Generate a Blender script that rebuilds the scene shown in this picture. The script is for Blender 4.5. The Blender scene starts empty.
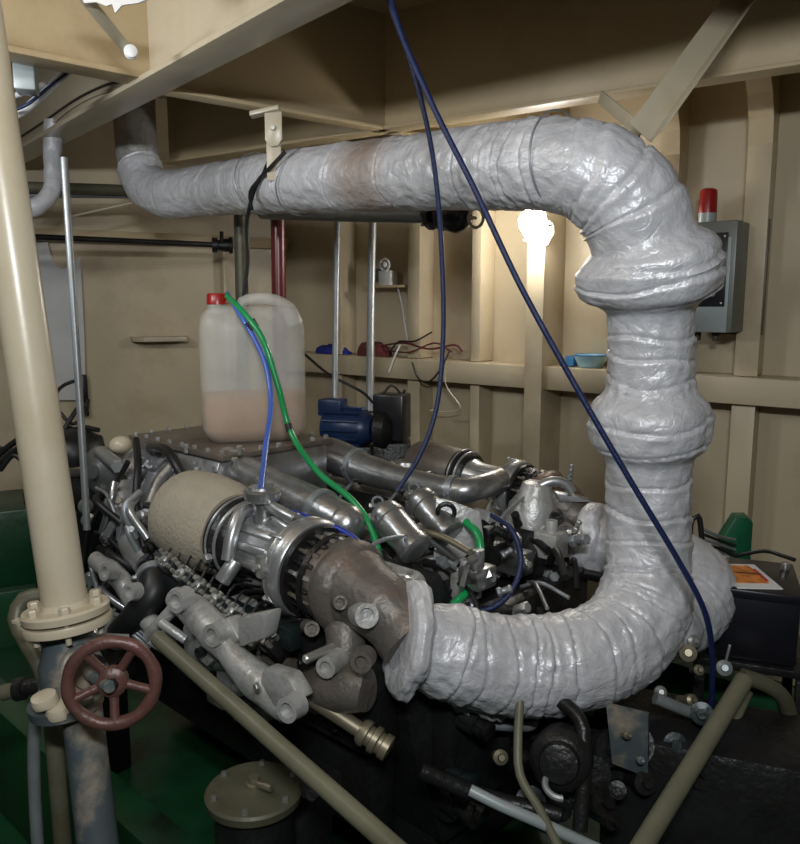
import bpy, bmesh, math, random
from mathutils import Vector, Matrix, noise
R = random.Random(7)
PI = math.pi
V = Vector
C = bpy.context.scene.collection
S = bpy.context.scene

# ------------------------------------------------------------------ camera
FPX, PITCH, CAMZ = 780.0, math.radians(8.5), 1.75
cd = bpy.data.cameras.new('camera'); cam = bpy.data.objects.new('camera', cd); C.objects.link(cam)
cam.location = (0, 0, CAMZ); cam.rotation_euler = (PI/2 - PITCH, 0, 0)
cd.sensor_fit = 'HORIZONTAL'; cd.sensor_width = 36; cd.lens = FPX/800*36; cd.clip_start = .02
S.camera = cam

# ------------------------------------------------------------------ world, lights, exposure
w = bpy.data.worlds.new('world'); S.world = w; w.use_nodes = True
w.node_tree.nodes['Background'].inputs[0].default_value = (.75, .8, .85, 1)
w.node_tree.nodes['Background'].inputs[1].default_value = .03
S.view_settings.view_transform = 'Standard'; S.view_settings.look = 'None'
S.view_settings.gamma = 1; S.view_settings.exposure = 0.0; S.view_settings.use_curve_mapping = False

def area(name, loc, target, sx, sy, power, col):
    l = bpy.data.lights.new(name, 'AREA'); l.shape = 'RECTANGLE'; l.size = sx; l.size_y = sy
    l.energy = power; l.color = col
    o = bpy.data.objects.new(name, l); C.objects.link(o); o.location = loc
    o.rotation_euler = (V(target)-V(loc)).to_track_quat('-Z', 'Y').to_euler()
    return o
area('ceiling_lamp_light', (.0, -.35, 2.42), (.15, 3.0, 2.15), .5, .10, 42, (.93, .97, 1.0))
area('side_lamp_light', (-1.75, 1.9, 2.42), (-.9, 3.6, 2.2), .5, .10, 12, (.93, .97, 1.0))
area('upper_lamp_light', (-1.25, 1.15, 2.72), (-.75, 2.9, 2.85), .4, .12, 8, (1.0, .97, .9))

# ------------------------------------------------------------------ mapping a photo pixel and a chosen depth to a point of the room
def ray(px, py):
    c, s = math.cos(PITCH), math.sin(PITCH)
    x, u = px-400, 422-py
    return V((x, FPX*c + u*s, u*c - FPX*s))
def at(px, py, Y):
    r = ray(px, py); return V((0, 0, CAMZ)) + r*(Y/r.y)
def atz(px, py, z):
    r = ray(px, py); return V((0, 0, CAMZ)) + r*((z-CAMZ)/r.z)
def hit(px, py, p0, n):
    r = ray(px, py); o = V((0, 0, CAMZ)); return o + r*((V(p0)-o).dot(n)/r.dot(n))
# engine frame: a along the engine (away from the viewer), s across (near bank negative), z up
E0 = V((.33, 2.25, 0)); EA = V((-.731, .682, 0)).normalized(); ES = V((.682, .731, 0)).normalized(); UP = V((0, 0, 1))
def ef(a, s, z): return E0 + EA*a + ES*s + UP*z
def es(px, py, s): return hit(px, py, E0+ES*s, ES)
def ea(px, py, a): return hit(px, py, E0+EA*a, EA)

# ------------------------------------------------------------------ materials
def mat(name, col, rough=.5, metal=0, var=.12, scale=6, bump=.0, bscale=40, stain=None, stain_amt=.5, stain_scale=3, coat=0):
    m = bpy.data.materials.new(name); m.use_nodes = True; nt = m.node_tree; N = nt.nodes; L = nt.links
    b = N['Principled BSDF']; b.inputs['Roughness'].default_value = rough; b.inputs['Metallic'].default_value = metal
    if coat: b.inputs['Coat Weight'].default_value = coat
    tc = N.new('ShaderNodeTexCoord')
    n1 = N.new('ShaderNodeTexNoise'); n1.inputs['Scale'].default_value = scale; n1.inputs['Roughness'].default_value = .6; n1.inputs['Detail'].default_value = 6
    L.new(tc.outputs['Object'], n1.inputs['Vector'])
    cr = N.new('ShaderNodeValToRGB')
    cr.color_ramp.elements[0].position = .3; cr.color_ramp.elements[1].position = .7
    cr.color_ramp.elements[0].color = (*[c*(1-var) for c in col], 1)
    cr.color_ramp.elements[1].color = (*[min(1, c*(1+var)) for c in col], 1)
    L.new(n1.outputs['Fac'], cr.inputs['Fac'])
    out = cr.outputs['Color']
    if stain:
        n2 = N.new('ShaderNodeTexNoise'); n2.inputs['Scale'].default_value = stain_scale; n2.inputs['Detail'].default_value = 8
        n2.inputs['Roughness'].default_value = .65
        L.new(tc.outputs['Object'], n2.inputs['Vector'])
        r2 = N.new('ShaderNodeValToRGB'); r2.color_ramp.elements[0].position = .5; r2.color_ramp.elements[1].position = .68
        r2.color_ramp.elements[0].color = (0, 0, 0, 1); r2.color_ramp.elements[1].color = (stain_amt,)*3+(1,)
        L.new(n2.outputs['Fac'], r2.inputs['Fac'])
        mx = N.new('ShaderNodeMix'); mx.data_type = 'RGBA'
        L.new(r2.outputs['Color'], mx.inputs['Factor']); L.new(out, mx.inputs['A']); mx.inputs['B'].default_value = (*stain, 1)
        out = mx.outputs['Result']
    L.new(out, b.inputs['Base Color'])
    if bump:
        n3 = N.new('ShaderNodeTexNoise'); n3.inputs['Scale'].default_value = bscale; n3.inputs['Detail'].default_value = 4
        L.new(tc.outputs['Object'], n3.inputs['Vector'])
        bp = N.new('ShaderNodeBump'); bp.inputs['Strength'].default_value = bump; bp.inputs['Distance'].default_value = .01
        L.new(n3.outputs['Fac'], bp.inputs['Height']); L.new(bp.outputs['Normal'], b.inputs['Normal'])
    m['b'] = 1
    return m
M = {}
M['wall'] = mat('cream_wall_paint', (.55, .46, .315), .38, 0, .05, 2.5, .12, 6, (.34, .24, .13), .45, 2.2)
M['beam'] = mat('cream_beam_paint', (.50, .395, .24), .42, 0, .06, 3, .1, 9, (.30, .20, .10), .4, 2.5)
M['cream'] = mat('cream_gloss_paint', (.52, .455, .335), .3, 0, .05, 5, .08, 14, (.35, .27, .16), .35, 5)
M['floor'] = mat('green_deck_paint', (.009, .062, .022), .35, 0, .3, 6, .3, 12, (.008, .010, .008), .9, 3)
M['green'] = mat('green_paint', (.01, .11, .05), .4, 0, .2, 8, .1, 30)
M['silver'] = mat('aluminium_paint', (.42, .425, .43), .30, .82, .18, 9, .18, 35, (.10, .09, .08), .7, 9)
M['silverl'] = mat('bright_aluminium', (.52, .53, .54), .32, .75, .12, 9, .12, 30, (.16, .15, .13), .5, 9)
M['cast'] = mat('grey_casting', (.50, .50, .49), .38, .35, .15, 8, .3, 60, (.13, .11, .08), .7, 8)
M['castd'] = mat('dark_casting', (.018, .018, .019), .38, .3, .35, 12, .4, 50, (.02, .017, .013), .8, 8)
M['rust'] = mat('brown_heated_casting', (.145, .13, .115), .45, .35, .2, 9, .35, 55, (.26, .14, .10), .7, 5)
M['plate'] = mat('brown_cover_plate', (.16, .135, .11), .42, .3, .25, 7, .2, 30, (.05, .04, .03), .7, 5)
M['black'] = mat('black_rubber', (.012, .012, .013), .45, 0, .3, 12)
M['blackp'] = mat('black_plastic', (.010, .010, .014), .3, 0, .2, 10)
M['steel'] = mat('galvanised_steel', (.30, .32, .335), .4, .5, .12, 12, .05, 40, (.2, .2, .18), .4, 9)
M['bolt'] = mat('bolt_steel', (.55, .55, .52), .3, .8, .15, 20)
M['lag'] = mat('lagging_cloth', (.36, .32, .25), .85, 0, .12, 10, .5, 90, (.28, .23, .15), .5, 5)
M['red'] = mat('red_gloss', (.30, .012, .01), .3, 0, .1, 8)
M['redpipe'] = mat('dark_red_paint', (.12, .015, .018), .3, 0, .15, 8)
M['wheel'] = mat('worn_red_handwheel_paint', (.115, .05, .04), .4, .1, .2, 14, .25, 50, (.09, .05, .04), .7, 9)
M['blue'] = mat('blue_hose', (.02, .045, .36), .35, 0, .1, 8)
M['rope'] = mat('navy_cable', (.006, .015, .07), .45, 0, .2, 30, .3, 200)
M['hoseg'] = mat('green_hose', (.015, .30, .09), .25, 0, .1, 8)
M['hoseb'] = mat('clear_blue_hose', (.06, .13, .50), .28, 0, .1, 8)
M['bluep'] = mat('blue_pump_paint', (.012, .03, .085), .35, .1, .2, 8, .1, 30)
M['box'] = mat('grey_enclosure_paint', (.17, .18, .165), .4, .2, .08, 6)
M['boxl'] = mat('light_grey_enclosure', (.34, .38, .38), .4, .1, .08, 6)
M['white'] = mat('white_plastic', (.75, .76, .76), .4, 0, .05, 6)
M['paper'] = mat('white_sheet', (.62, .62, .62), .6, 0, .08, 4, .3, 12)
M['bowl'] = mat('pale_blue_plastic', (.40, .66, .80), .35, 0, .05, 6)
M['bowld'] = mat('blue_rim_plastic', (.05, .22, .5), .35, 0, .05, 6)
M['maroon'] = mat('maroon_cloth', (.12, .025, .025), .9, 0, .2, 12, .6, 40)
M['bcloth'] = mat('blue_cloth', (.01, .02, .22), .9, 0, .2, 12, .6, 40)
M['olive'] = mat('olive_paint', (.11, .105, .068), .45, .1, .2, 7, .2, 30, (.08, .07, .03), .7, 6)
M['pipegreen'] = mat('khaki_pipe_paint', (.155, .15, .10), .4, 0, .15, 7, .1, 30, (.1, .1, .06), .5, 6)
M['bluegrey'] = mat('blue_grey_pipe_paint', (.075, .092, .10), .45, 0, .15, 6, .2, 25, (.42, .33, .22), .8, 6)
M['brass'] = mat('dull_brass', (.26, .23, .16), .42, .6, .15, 15)
M['dkgreen'] = mat('dark_teal_casing', (.014, .022, .024), .35, .3, .3, 12, .2, 40)
M['orange'] = mat('orange_print', (.75, .22, .03), .4, 0, .5, 30)
M['redprint'] = mat('red_print', (.55, .03, .03), .4, 0, .1, 10)
M['sheet'] = mat('white_print', (.8, .8, .82), .4, 0, .03, 10)
M['liquid'] = mat('amber_fuel', (.42, .19, .05), .35, 0, .08, 4)
# foil / glass-cloth wrap with a brown stain mask carried by the mesh
def wrapmat():
    m = mat('silver_glass_cloth_wrap', (.60, .60, .625), .40, .15, .13, 9, .55, 34)
    nt = m.node_tree; N = nt.nodes; L = nt.links; b = N['Principled BSDF']
    src = b.inputs['Base Color'].links[0].from_socket
    tc = [n for n in N if n.type == 'TEX_COORD'][0]; vo = N.new('ShaderNodeTexVoronoi'); vo.feature = 'DISTANCE_TO_EDGE'; vo.inputs['Scale'].default_value = 24
    nn = N.new('ShaderNodeTexNoise'); nn.inputs['Scale'].default_value = 7; nn.inputs['Detail'].default_value = 3
    mm = N.new('ShaderNodeMix'); mm.data_type = 'RGBA'; mm.inputs['Factor'].default_value = .4; L.new(tc.outputs['Object'], mm.inputs['A']); L.new(nn.outputs['Color'], mm.inputs['B']); L.new(mm.outputs['Result'], vo.inputs['Vector'])
    mr = N.new('ShaderNodeMapRange'); mr.inputs['From Max'].default_value = .12; L.new(vo.outputs['Distance'], mr.inputs['Value'])
    b2 = N.new('ShaderNodeBump'); b2.inputs['Strength'].default_value = .16; b2.inputs['Distance'].default_value = .006; L.new(mr.outputs['Result'], b2.inputs['Height'])
    L.new(b.inputs['Normal'].links[0].from_socket, b2.inputs['Normal']); L.new(b2.outputs['Normal'], b.inputs['Normal'])
    rr_ = N.new('ShaderNodeMapRange'); rr_.inputs['To Min'].default_value = .24; rr_.inputs['To Max'].default_value = .55; L.new(nn.outputs['Fac'], rr_.inputs['Value']); L.new(rr_.outputs['Result'], b.inputs['Roughness'])
    at_ = N.new('ShaderNodeAttribute'); at_.attribute_name = 'stain'
    mx = N.new('ShaderNodeMix'); mx.data_type = 'RGBA'
    L.new(at_.outputs['Fac'], mx.inputs['Factor']); L.new(src, mx.inputs['A']); mx.inputs['B'].default_value = (.33, .245, .19, 1)
    L.new(mx.outputs['Result'], b.inputs['Base Color'])
    return m
M['wrap'] = wrapmat()
def canmat():
    m = bpy.data.materials.new('milky_plastic'); m.use_nodes = True; nt = m.node_tree; N = nt.nodes; L = nt.links
    b = N['Principled BSDF']; b.inputs['Base Color'].default_value = (.88, .88, .84, 1); b.inputs['Roughness'].default_value = .35
    b.inputs['Subsurface Weight'].default_value = .0
    nz = N.new('ShaderNodeTexNoise'); nz.inputs['Scale'].default_value = 5
    tr = N.new('ShaderNodeBsdfTransparent'); tr.inputs[0].default_value = (.9, .9, .88, 1)
    rp = N.new('ShaderNodeMapRange'); rp.inputs['To Min'].default_value = .66; rp.inputs['To Max'].default_value = .76
    L.new(nz.outputs['Fac'], rp.inputs['Value'])
    mx = N.new('ShaderNodeMixShader'); L.new(rp.outputs['Result'], mx.inputs[0])
    L.new(b.outputs[0], mx.inputs[1]); L.new(tr.outputs[0], mx.inputs[2]); L.new(mx.outputs[0], N['Material Output'].inputs[0])
    return m
M['can'] = canmat()
def emis(name, col, st):
    m = bpy.data.materials.new(name); m.use_nodes = True; b = m.node_tree.nodes['Principled BSDF']
    b.inputs['Emission Color'].default_value = (*col, 1); b.inputs['Emission Strength'].default_value = st
    return m
M['lamp'] = emis('lamp_glass', (1, .97, .9), 55)

# ------------------------------------------------------------------ mesh helpers
def frame(ax):
    ax = V(ax).normalized(); t = V((0, 0, 1)) if abs(ax.z) < .9 else V((1, 0, 0))
    u = ax.cross(t).normalized(); return u, ax.cross(u).normalized(), ax
class MB:
    def __init__(self): self.bm = bmesh.new()
    def ring_surf(self, rings, caps=True, closed=False):
        vs = [[self.bm.verts.new(p) for p in r] for r in rings]
        n = len(rings[0]); m = len(rings)
        for i in range(m if closed else m-1):
            a, b = vs[i], vs[(i+1) % m]
            for j in range(n):
                f = self.bm.faces.new((a[j], a[(j+1) % n], b[(j+1) % n], b[j])); f.smooth = True
        if caps and not closed:
            self.bm.faces.new(vs[0][::-1]); self.bm.faces.new(vs[-1])
        return self
    def lathe(self, p, ax, prof, n=28, caps=True):
        u, v, a = frame(ax)
        self.ring_surf([[V(p)+a*t+(u*math.cos(2*PI*k/n)+v*math.sin(2*PI*k/n))*max(r, .0004) for k in range(n)] for t, r in prof], caps)
        return self
    def cyl(self, p0, p1, r0, r1=None, n=24, bev=.0):
        p0, p1 = V(p0), V(p1); L = (p1-p0).length; r1 = r0 if r1 is None else r1
        b = bev or min(r0, r1, L)*.12
        return self.lathe(p0, p1-p0, [(0, r0-b), (0, r0-b), (b*.3, r0-b*.3), (b, r0), (L-b, r1), (L-b*.3, r1-b*.3), (L, r1-b), (L, r1-b)], n)
    def tube(self, pts, r, n=12, smooth=True, step=.02):
        P = spline(pts, step) if smooth else [V(p) for p in pts]
        if not callable(r):
            rr = r; r = (lambda t: rr) if not isinstance(rr, (list, tuple)) else (lambda t: lerpl(rr, t))
        self.ring_surf([[c+(u*math.cos(2*PI*k/n)+v*math.sin(2*PI*k/n))*r(t) for k in range(n)] for c, u, v, t in frames(P)])
        return self
    def box(self, c, x, y, z, hx, hy, hz, bev=.004):
        x, y, z = V(x).normalized(), V(y).normalized(), V(z).normalized(); c = V(c)
        vs = [self.bm.verts.new(c+x*hx*i+y*hy*j+z*hz*k) for i in (-1, 1) for j in (-1, 1) for k in (-1, 1)]
        F = [(0, 1, 3, 2), (4, 6, 7, 5), (0, 4, 5, 1), (2, 3, 7, 6), (0, 2, 6, 4), (1, 5, 7, 3)]
        fs = [self.bm.faces.new([vs[i] for i in f]) for f in F]
        if bev:
            ed = list({e for f in fs for e in f.edges})
            bmesh.ops.bevel(self.bm, geom=ed, offset=min(bev, min(hx, hy, hz)*.7), segments=2, profile=.5, affect='EDGES')
        return self
    def prism(self, poly, vec, bev=0):
        vec = V(vec); a = [self.bm.verts.new(V(p)) for p in poly]; b = [self.bm.verts.new(V(p)+vec) for p in poly]
        fs = [self.bm.faces.new(a[::-1]), self.bm.faces.new(b)]; n = len(poly)
        for i in range(n): fs.append(self.bm.faces.new((a[i], a[(i+1) % n], b[(i+1) % n], b[i])))
        if bev:
            ed = list({e for f in fs for e in f.edges})
            bmesh.ops.bevel(self.bm, geom=ed, offset=bev, segments=2, profile=.5, affect='EDGES')
        return self
    def torus(self, c, ax, Rr, r, n=40, m=10, a0=0, a1=2*PI):
        u, v, a = frame(ax); full = abs(a1-a0-2*PI) < 1e-4; rings = []
        for i in range(n if full else n+1):
            t = a0+(a1-a0)*i/n; d = u*math.cos(t)+v*math.sin(t)
            rings.append([V(c)+d*(Rr+r*math.cos(2*PI*k/m))+a*r*math.sin(2*PI*k/m) for k in range(m)])
        self.ring_surf(rings, closed=full); return self
    def hexb(self, c, ax, r, h): return self.lathe(c, ax, [(0, r), (h*.8, r), (h, r*.85)], 6)
    def ball(self, c, r, sx=1, sy=1, sz=1, n=20):
        m = n//2
        self.ring_surf([[V(c)+V((r*sx*math.sin(PI*(i+.02)/(m+.04))*math.cos(2*PI*k/n), r*sy*math.sin(PI*(i+.02)/(m+.04))*math.sin(2*PI*k/n), r*sz*math.cos(PI*(i+.02)/(m+.04)))) for k in range(n)] for i in range(m+1)])
        return self
    def rough(self, amp, sc, seed=0):
        for v in self.bm.verts:
            v.co += noise.noise_vector(v.co*sc+V((seed, seed*2, 0)))*amp
        return self
    def build(self, name, m, parent=None, sharp=40):
        bmesh.ops.recalc_face_normals(self.bm, faces=self.bm.faces[:])
        me = bpy.data.meshes.new(name); 
        for f in self.bm.faces: f.smooth = True
        self.bm.to_mesh(me); self.bm.free(); me.materials.append(M[m])
        me.set_sharp_from_angle(angle=math.radians(sharp))
        o = bpy.data.objects.new(name, me); C.objects.link(o)
        if parent:
            o.parent = parent
            pw = V((0, 0, 0)); q = parent
            while q: pw += q.location; q = q.parent
            o.location = -pw if pw.length else (0, 0, 0)
        return o
def lerpl(l, t):
    x = t*(len(l)-1); i = min(int(x), len(l)-2); f = x-i; f = f*f*(3-2*f); return l[i]*(1-f)+l[i+1]*f
def spline(pts, step=.02):
    P = [V(p) for p in pts]
    if len(P) == 2: 
        n = 2; return [P[0].lerp(P[1], i/n) for i in range(n+1)]
    Q = [P[0]*2-P[1]]+P+[P[-1]*2-P[-2]]; out = []
    for i in range(1, len(Q)-2):
        p0, p1, p2, p3 = Q[i-1:i+3]; n = max(2, int((p2-p1).length/step))
        d1 = max((p1-p0).length, 1e-6)**.5; d2 = max((p2-p1).length, 1e-6)**.5; d3 = max((p3-p2).length, 1e-6)**.5
        m1 = ((p1-p0)/d1-(p2-p0)/(d1+d2)+(p2-p1)/d2)*d2; m2 = ((p2-p1)/d2-(p3-p1)/(d2+d3)+(p3-p2)/d3)*d2
        for k in range(n):
            t = k/n; t2 = t*t; t3 = t2*t
            out.append(p1*(2*t3-3*t2+1)+m1*(t3-2*t2+t)+p2*(-2*t3+3*t2)+m2*(t3-t2))
    out.append(P[-1]); return out
def frames(P):
    L = [0]
    for i in range(1, len(P)): L.append(L[-1]+(P[i]-P[i-1]).length)
    T = []
    for i in range(len(P)):
        a = P[max(i-1, 0)]; b = P[min(i+1, len(P)-1)]; T.append((b-a).normalized())
    u = frame(T[0])[0]; out = []
    for i, t in enumerate(T):
        u = (u-t*u.dot(t)).normalized(); out.append((P[i], u, t.cross(u), L[i]/L[-1]))
    return out
def tag(o, label, cat, group=None, kind=None):
    o['label'] = label; o['category'] = cat
    if group: o['group'] = group
    if kind: o['kind'] = kind
    return o
def thing(name, loc, label, cat, group=None):
    o = bpy.data.objects.new(name, None); C.objects.link(o); o.location = loc; o.empty_display_size = .05
    return tag(o, label, cat, group)
def struct(o): o['kind'] = 'structure'; return o

# ------------------------------------------------------------------ room shell
DK = 3.05                                     # deck head height
WU = V((.774, -.633, 0)).normalized(); WN = V((-.633, -.774, 0)).normalized()   # ship-side wall: along, towards the room
SP = V((-.667, 5.2, 0))                       # a point of the stringer's front edge line
WP = SP - WN*.20                              # wall plane point
def wl(t, d, z): return WP + WU*t + WN*d + UP*z   # along, out from the wall, up
LU = V((math.cos(math.radians(208)), math.sin(math.radians(208)), 0)); LN = V((-LU.y, LU.x, 0))
if LN.dot(V((0, -1, 0))) < 0: LN = -LN
CO = wl(-.35, 0, 0)
def ll(t, d, z): return CO + LU*t + LN*d + UP*z
b = MB(); b.box(wl(2.2, -.03, 1.55), WU, WN, UP, 2.65, .03, 1.6, 0); struct(b.build('wall_right', 'wall'))
b = MB(); b.box(ll(2.1, -.03, 1.55), LU, LN, UP, 2.2, .03, 1.6, 0); struct(b.build('wall_left', 'wall'))
b = MB(); b.box((-.3, 2.6, -.05), (1, 0, 0), (0, 1, 0), UP, 4.2, 3.9, .05, 0); struct(b.build('floor', 'floor'))
b = MB(); b.box((-.3, 2.6, DK+.03), (1, 0, 0), (0, 1, 0), UP, 4.2, 3.9, .03, 0); struct(b.build('ceiling', 'beam'))
def wt(px, py=350): # t along the right wall for a photo column (at the given distance out)
    return (hit(px, py, wl(0, .17, 0), WN)-WP).dot(WU)
TR = [0]
def trim(b, m='beam'):
    TR[0] += 1; return struct(b.build('trim_%d' % TR[0], m))
# stringer shelf: plate and lip
z0 = 1.43
b = MB(); b.box(wl(2.25, .10, z0), WU, WN, UP, 2.55, .10, .006, .002); b.box(wl(2.25, .196, z0-.055), WU, WN, UP, 2.55, .006, .058, .002)
trim(b, 'wall')
# frames on the ship side: deep web with a face bar, and a curved bracket to the deck
for px, fw in ((338, .03), (415, .045), (476, .03), (546, .05), (664, .045), (752, .05), (870, .05)):
    t = wt(px)
    for zz0, zz1, d in ((z0+.01, DK-.6, .15), (.0, z0-.12, .15)) if px != 546 else ((0, DK, .25),):
        b = MB(); b.box(wl(t, d/2, (zz0+zz1)/2), WU, WN, UP, .006, d/2, (zz1-zz0)/2, .002)
        b.box(wl(t-fw*.5, d, (zz0+zz1)/2), WU, WN, UP, fw, .006, (zz1-zz0)/2, .002); trim(b, 'wall')
    # bracket
    if px == 546: continue
    b = MB(); pr = []
    pr.append((0, DK-.62)); pr.append((.15, DK-.62))
    for k in range(7):
        q = k/6*PI/2; pr.append((.15+.42*(1-math.cos(q)), DK-.62+.40*math.sin(q)))
    pr.append((.6, DK)); pr.append((0, DK))
    b.prism([wl(t-.005, d, z) for d, z in pr], WU*.01)
    for (d0, za), (d1, zb) in zip(pr[1:9], pr[2:10]):
        m_ = wl(t-fw*.5, (d0+d1)/2, (za+zb)/2); dv = wl(0, d1, zb)-wl(0, d0, za)
        b.box(m_, WU, dv, dv.cross(WU), fw, dv.length/2+.004, .006, 0)
    trim(b, 'beam')
# left wall stiffeners and shelf stub
b = MB(); b.box(ll(1.7, .05, 2.17), LU, LN, UP, 1.7, .05, .035, .004); trim(b)
p = at(178, 340, 4.75); q = (p-CO).dot(LU)
b = MB(); b.prism([ll(q-.17, .0, 1.52), ll(q-.13, .16, 1.52), ll(q+.14, .16, 1.52), ll(q+.2, .1, 1.52), ll(q+.2, 0, 1.52)], UP*.03, .004); trim(b, 'cream')
b = MB(); b.box(ll(.45, .04, .9), LU, LN, UP, .01, .05, 1.3, .002); trim(b, 'wall')
# deck beams (web + bottom face bar)
def beam(p0, p1, zb, web=.010, fl=.06, th=.008, top=DK):
    p0, p1 = V(p0), V(p1); d = (p1-p0); L = d.length/2; d.normalize(); n = V((-d.y, d.x, 0)); c = (p0+p1)/2
    b = MB(); b.box(V((c.x, c.y, (zb+top)/2)), d, n, UP, L, web/2, (top-zb)/2, .001)
    b.box(V((c.x, c.y, zb)), d, n, UP, L, fl, th, .003)
    return b
BZ = 2.55
K = atz(385, 130, BZ); KR = atz(800, 66, BZ); dK = (KR-K).normalized()
trim(beam(K-dK*.02, K+dK*3.2, BZ, fl=.05))
KL = atz(160, 90, BZ); dL = (KL-K).normalized()
trim(beam(K, KL, BZ, fl=.04))
trim(beam(K-dL*1.5, K-dL*.02, BZ, fl=.04))
B3a = atz(12, 160, BZ); B3b = atz(297, 8, BZ); d3 = (B3b-B3a).normalized()
trim(beam(B3a-d3*.3, B3b+d3*2.2, BZ, fl=.07, th=.010), 'cream')
B4a = atz(-60, 45, BZ); B4b = atz(132, 82, BZ)
trim(beam(B4a+(B4a-B4b)*.8, B4b+(B4b-B4a)*.13, BZ+.014, fl=.06, th=.010), 'beam')
# far parallel beam and deck stiffeners
off = V((.633, .774, 0))*.55
trim(beam(K-dL*.0+off*.0-dK*1.5+V((0, 0, 0)), K-dK*.02, BZ, fl=.05))
for k in range(5):
    n_ = V((dK.y, -dK.x, 0)); n_ = n_ if n_.y < 0 else -n_
    c = K+n_*(.45+.55*k)*1; c2 = K-n_*(.5+.5*k)
    for q in ((c,) if k < 3 else ()) + ((c2,) if k < 2 else ()):
        b = MB(); b.box(V((q.x, q.y, DK-.05))+dK*.9, dK, n_, UP, 2.3, .005, .05, .001); b.box(V((q.x, q.y, DK-.10))+dK*.9+n_*.02, dK, n_, UP, 2.3, .025, .005, .001)
        trim(b)
# green side tank along the left wall
b = MB(); b.box(ll(2.0, .28, .31), LU, LN, UP, 2.1, .28, .31, .01); trim(b, 'floor')
# green foundation girders under the engine and the bilge
b = MB(); b.box(ef(.8, -.95, .2), EA, ES, UP, 1.7, .05, .2, .005); trim(b, 'floor')
b = MB(); b.box(ef(.7, .95, .2), EA, ES, UP, 1.6, .05, .2, .005); trim(b, 'floor')
b = MB(); b.box(ll(2.3, .95, .15), LU, LN, UP, 1.6, .04, .15, .005); trim(b, 'floor')

# ------------------------------------------------------------------ wrapped exhaust pipe
def wrap_tube(pts, radii, pitch, tilt, groove, wr, bulges=(), seed=0, stain=None, n=84, step=.006, crease=1.0):
    P = spline(pts, step); F = frames(P); L = sum((P[i+1]-P[i]).length for i in range(len(P)-1))
    rr = random.Random(seed); seams = []; s = 0.0
    while s < L+pitch(1):
        seams.append((s, rr.uniform(0, 2*PI), rr.uniform(.4, 1)*tilt, rr.uniform(.5, 1.2)*groove)); s += pitch(min(s/L, 1))*rr.uniform(.6, 1.4)
    stain_end = stain[0]+.2 if stain else -1; st = []
    rings = []
    for c, u, v, t in F:
        ring = []; sl = t*L
        R0 = radii(t)
        for k in range(n):
            th = 2*PI*k/n; d = u*math.cos(th)+v*math.sin(th)
            r = R0
            for bs, bw, bh in bulges:
                x = abs(sl-bs)/bw
                if x < 2:
                    r += bh*(1/(1+math.exp((x-1)*7)))*(1-.15*min(x,1)**2)*(1+.10*math.sin(th*3+bs*9)+.05*math.sin(th*7))
            best = 9; idx = 0
            for i, (q, ph, tl, gv) in enumerate(seams):
                x = sl-(q+tl*math.cos(th+ph)+.006*math.sin(3*th+ph*5))
                if abs(x) < abs(best): best = x; idx = i
            gv = seams[idx][3]
            # overlap step on one side, gentle puff on the other
            r -= gv*math.exp(-(best/.0045)**2)
            r += gv*.45*math.exp(-((best-.010)/.012)**2)
            p0 = c+d*R0
            a1 = noise.noise(V((th*2.2*R0*20, sl*55, seed)))
            a2 = noise.noise(V((math.cos(th)*4, math.sin(th)*4, sl*16+seed)))
            a3 = abs(noise.noise(p0*22+V((seed, 0, 0))))
            a4 = noise.noise(V((math.cos(th)*9+sl*11, math.sin(th)*9, sl*26+seed)))
            wk = wr if sl > stain_end else wr*.75
            r += wk*(a2*1.3+a4*.8-a3*1.4*crease+a1*.35*(sl > stain_end))+(0 if sl > stain_end else .0035*noise.noise(V((math.cos(th)*2.4, math.sin(th)*2.4, sl*3.5))))
            ring.append(c+d*r)
            sv = 0
            if stain:
                x = (sl-stain[0]); sv = max(0, min(1, 1.25-abs(x)/stain[1]))*(.75+.25*noise.noise(p0*9)); sv = max(0, min(.9, sv))
            st.append(sv)
        rings.append(ring)
    b = MB(); b.ring_surf(rings); return b, st
def build_wrap(b, st, name, parent):
    o = b.build(name, 'wrap', parent, 60)
    a = o.data.attributes.new('stain', 'FLOAT', 'POINT')
    for i, s_ in enumerate(st): a.data[i].value = s_
    return o
ex = thing('exhaust_pipe', at(648, 560, 2.2), 'thick exhaust pipe wrapped in silvery glass cloth, running overhead and down to the engine', 'exhaust pipe')
pts = [at(*q) for q in ((139, 165, 4.30), (147, 184, 4.26), (166, 194, 4.17), (210, 190, 3.98), (290, 182, 3.24), (400, 174, 2.76), (500, 167, 2.38), (555, 165, 2.22),
       (598, 176, 2.15), (630, 207, 2.14), (646, 252, 2.15), (650, 300, 2.18), (650, 400, 2.2), (648, 490, 2.22), (648, 560, 2.2), (643, 606, 2.13), (618, 642, 2.05), (572, 661, 1.98),
       (510, 665, 1.93), (450, 652, 1.885), (410, 639, 1.86))]
PS = spline(pts, .006); LL = sum((PS[i+1]-PS[i]).length for i in range(len(PS)-1))
def arc_of(p):
    s = 0; best = (9, 0)
    for i in range(len(PS)-1):
        dd = (PS[i]-p).length
        if dd < best[0]: best = (dd, s)
        s += (PS[i+1]-PS[i]).length
    return best[1]
sA = arc_of(pts[5]); s560 = arc_of(pts[7]); sEl = arc_of(pts[10]); sB = arc_of(at(650, 272, 2.16)); sC = arc_of(at(648, 425, 2.2)); sD = arc_of(pts[14]); sE = arc_of(pts[17])
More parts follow.
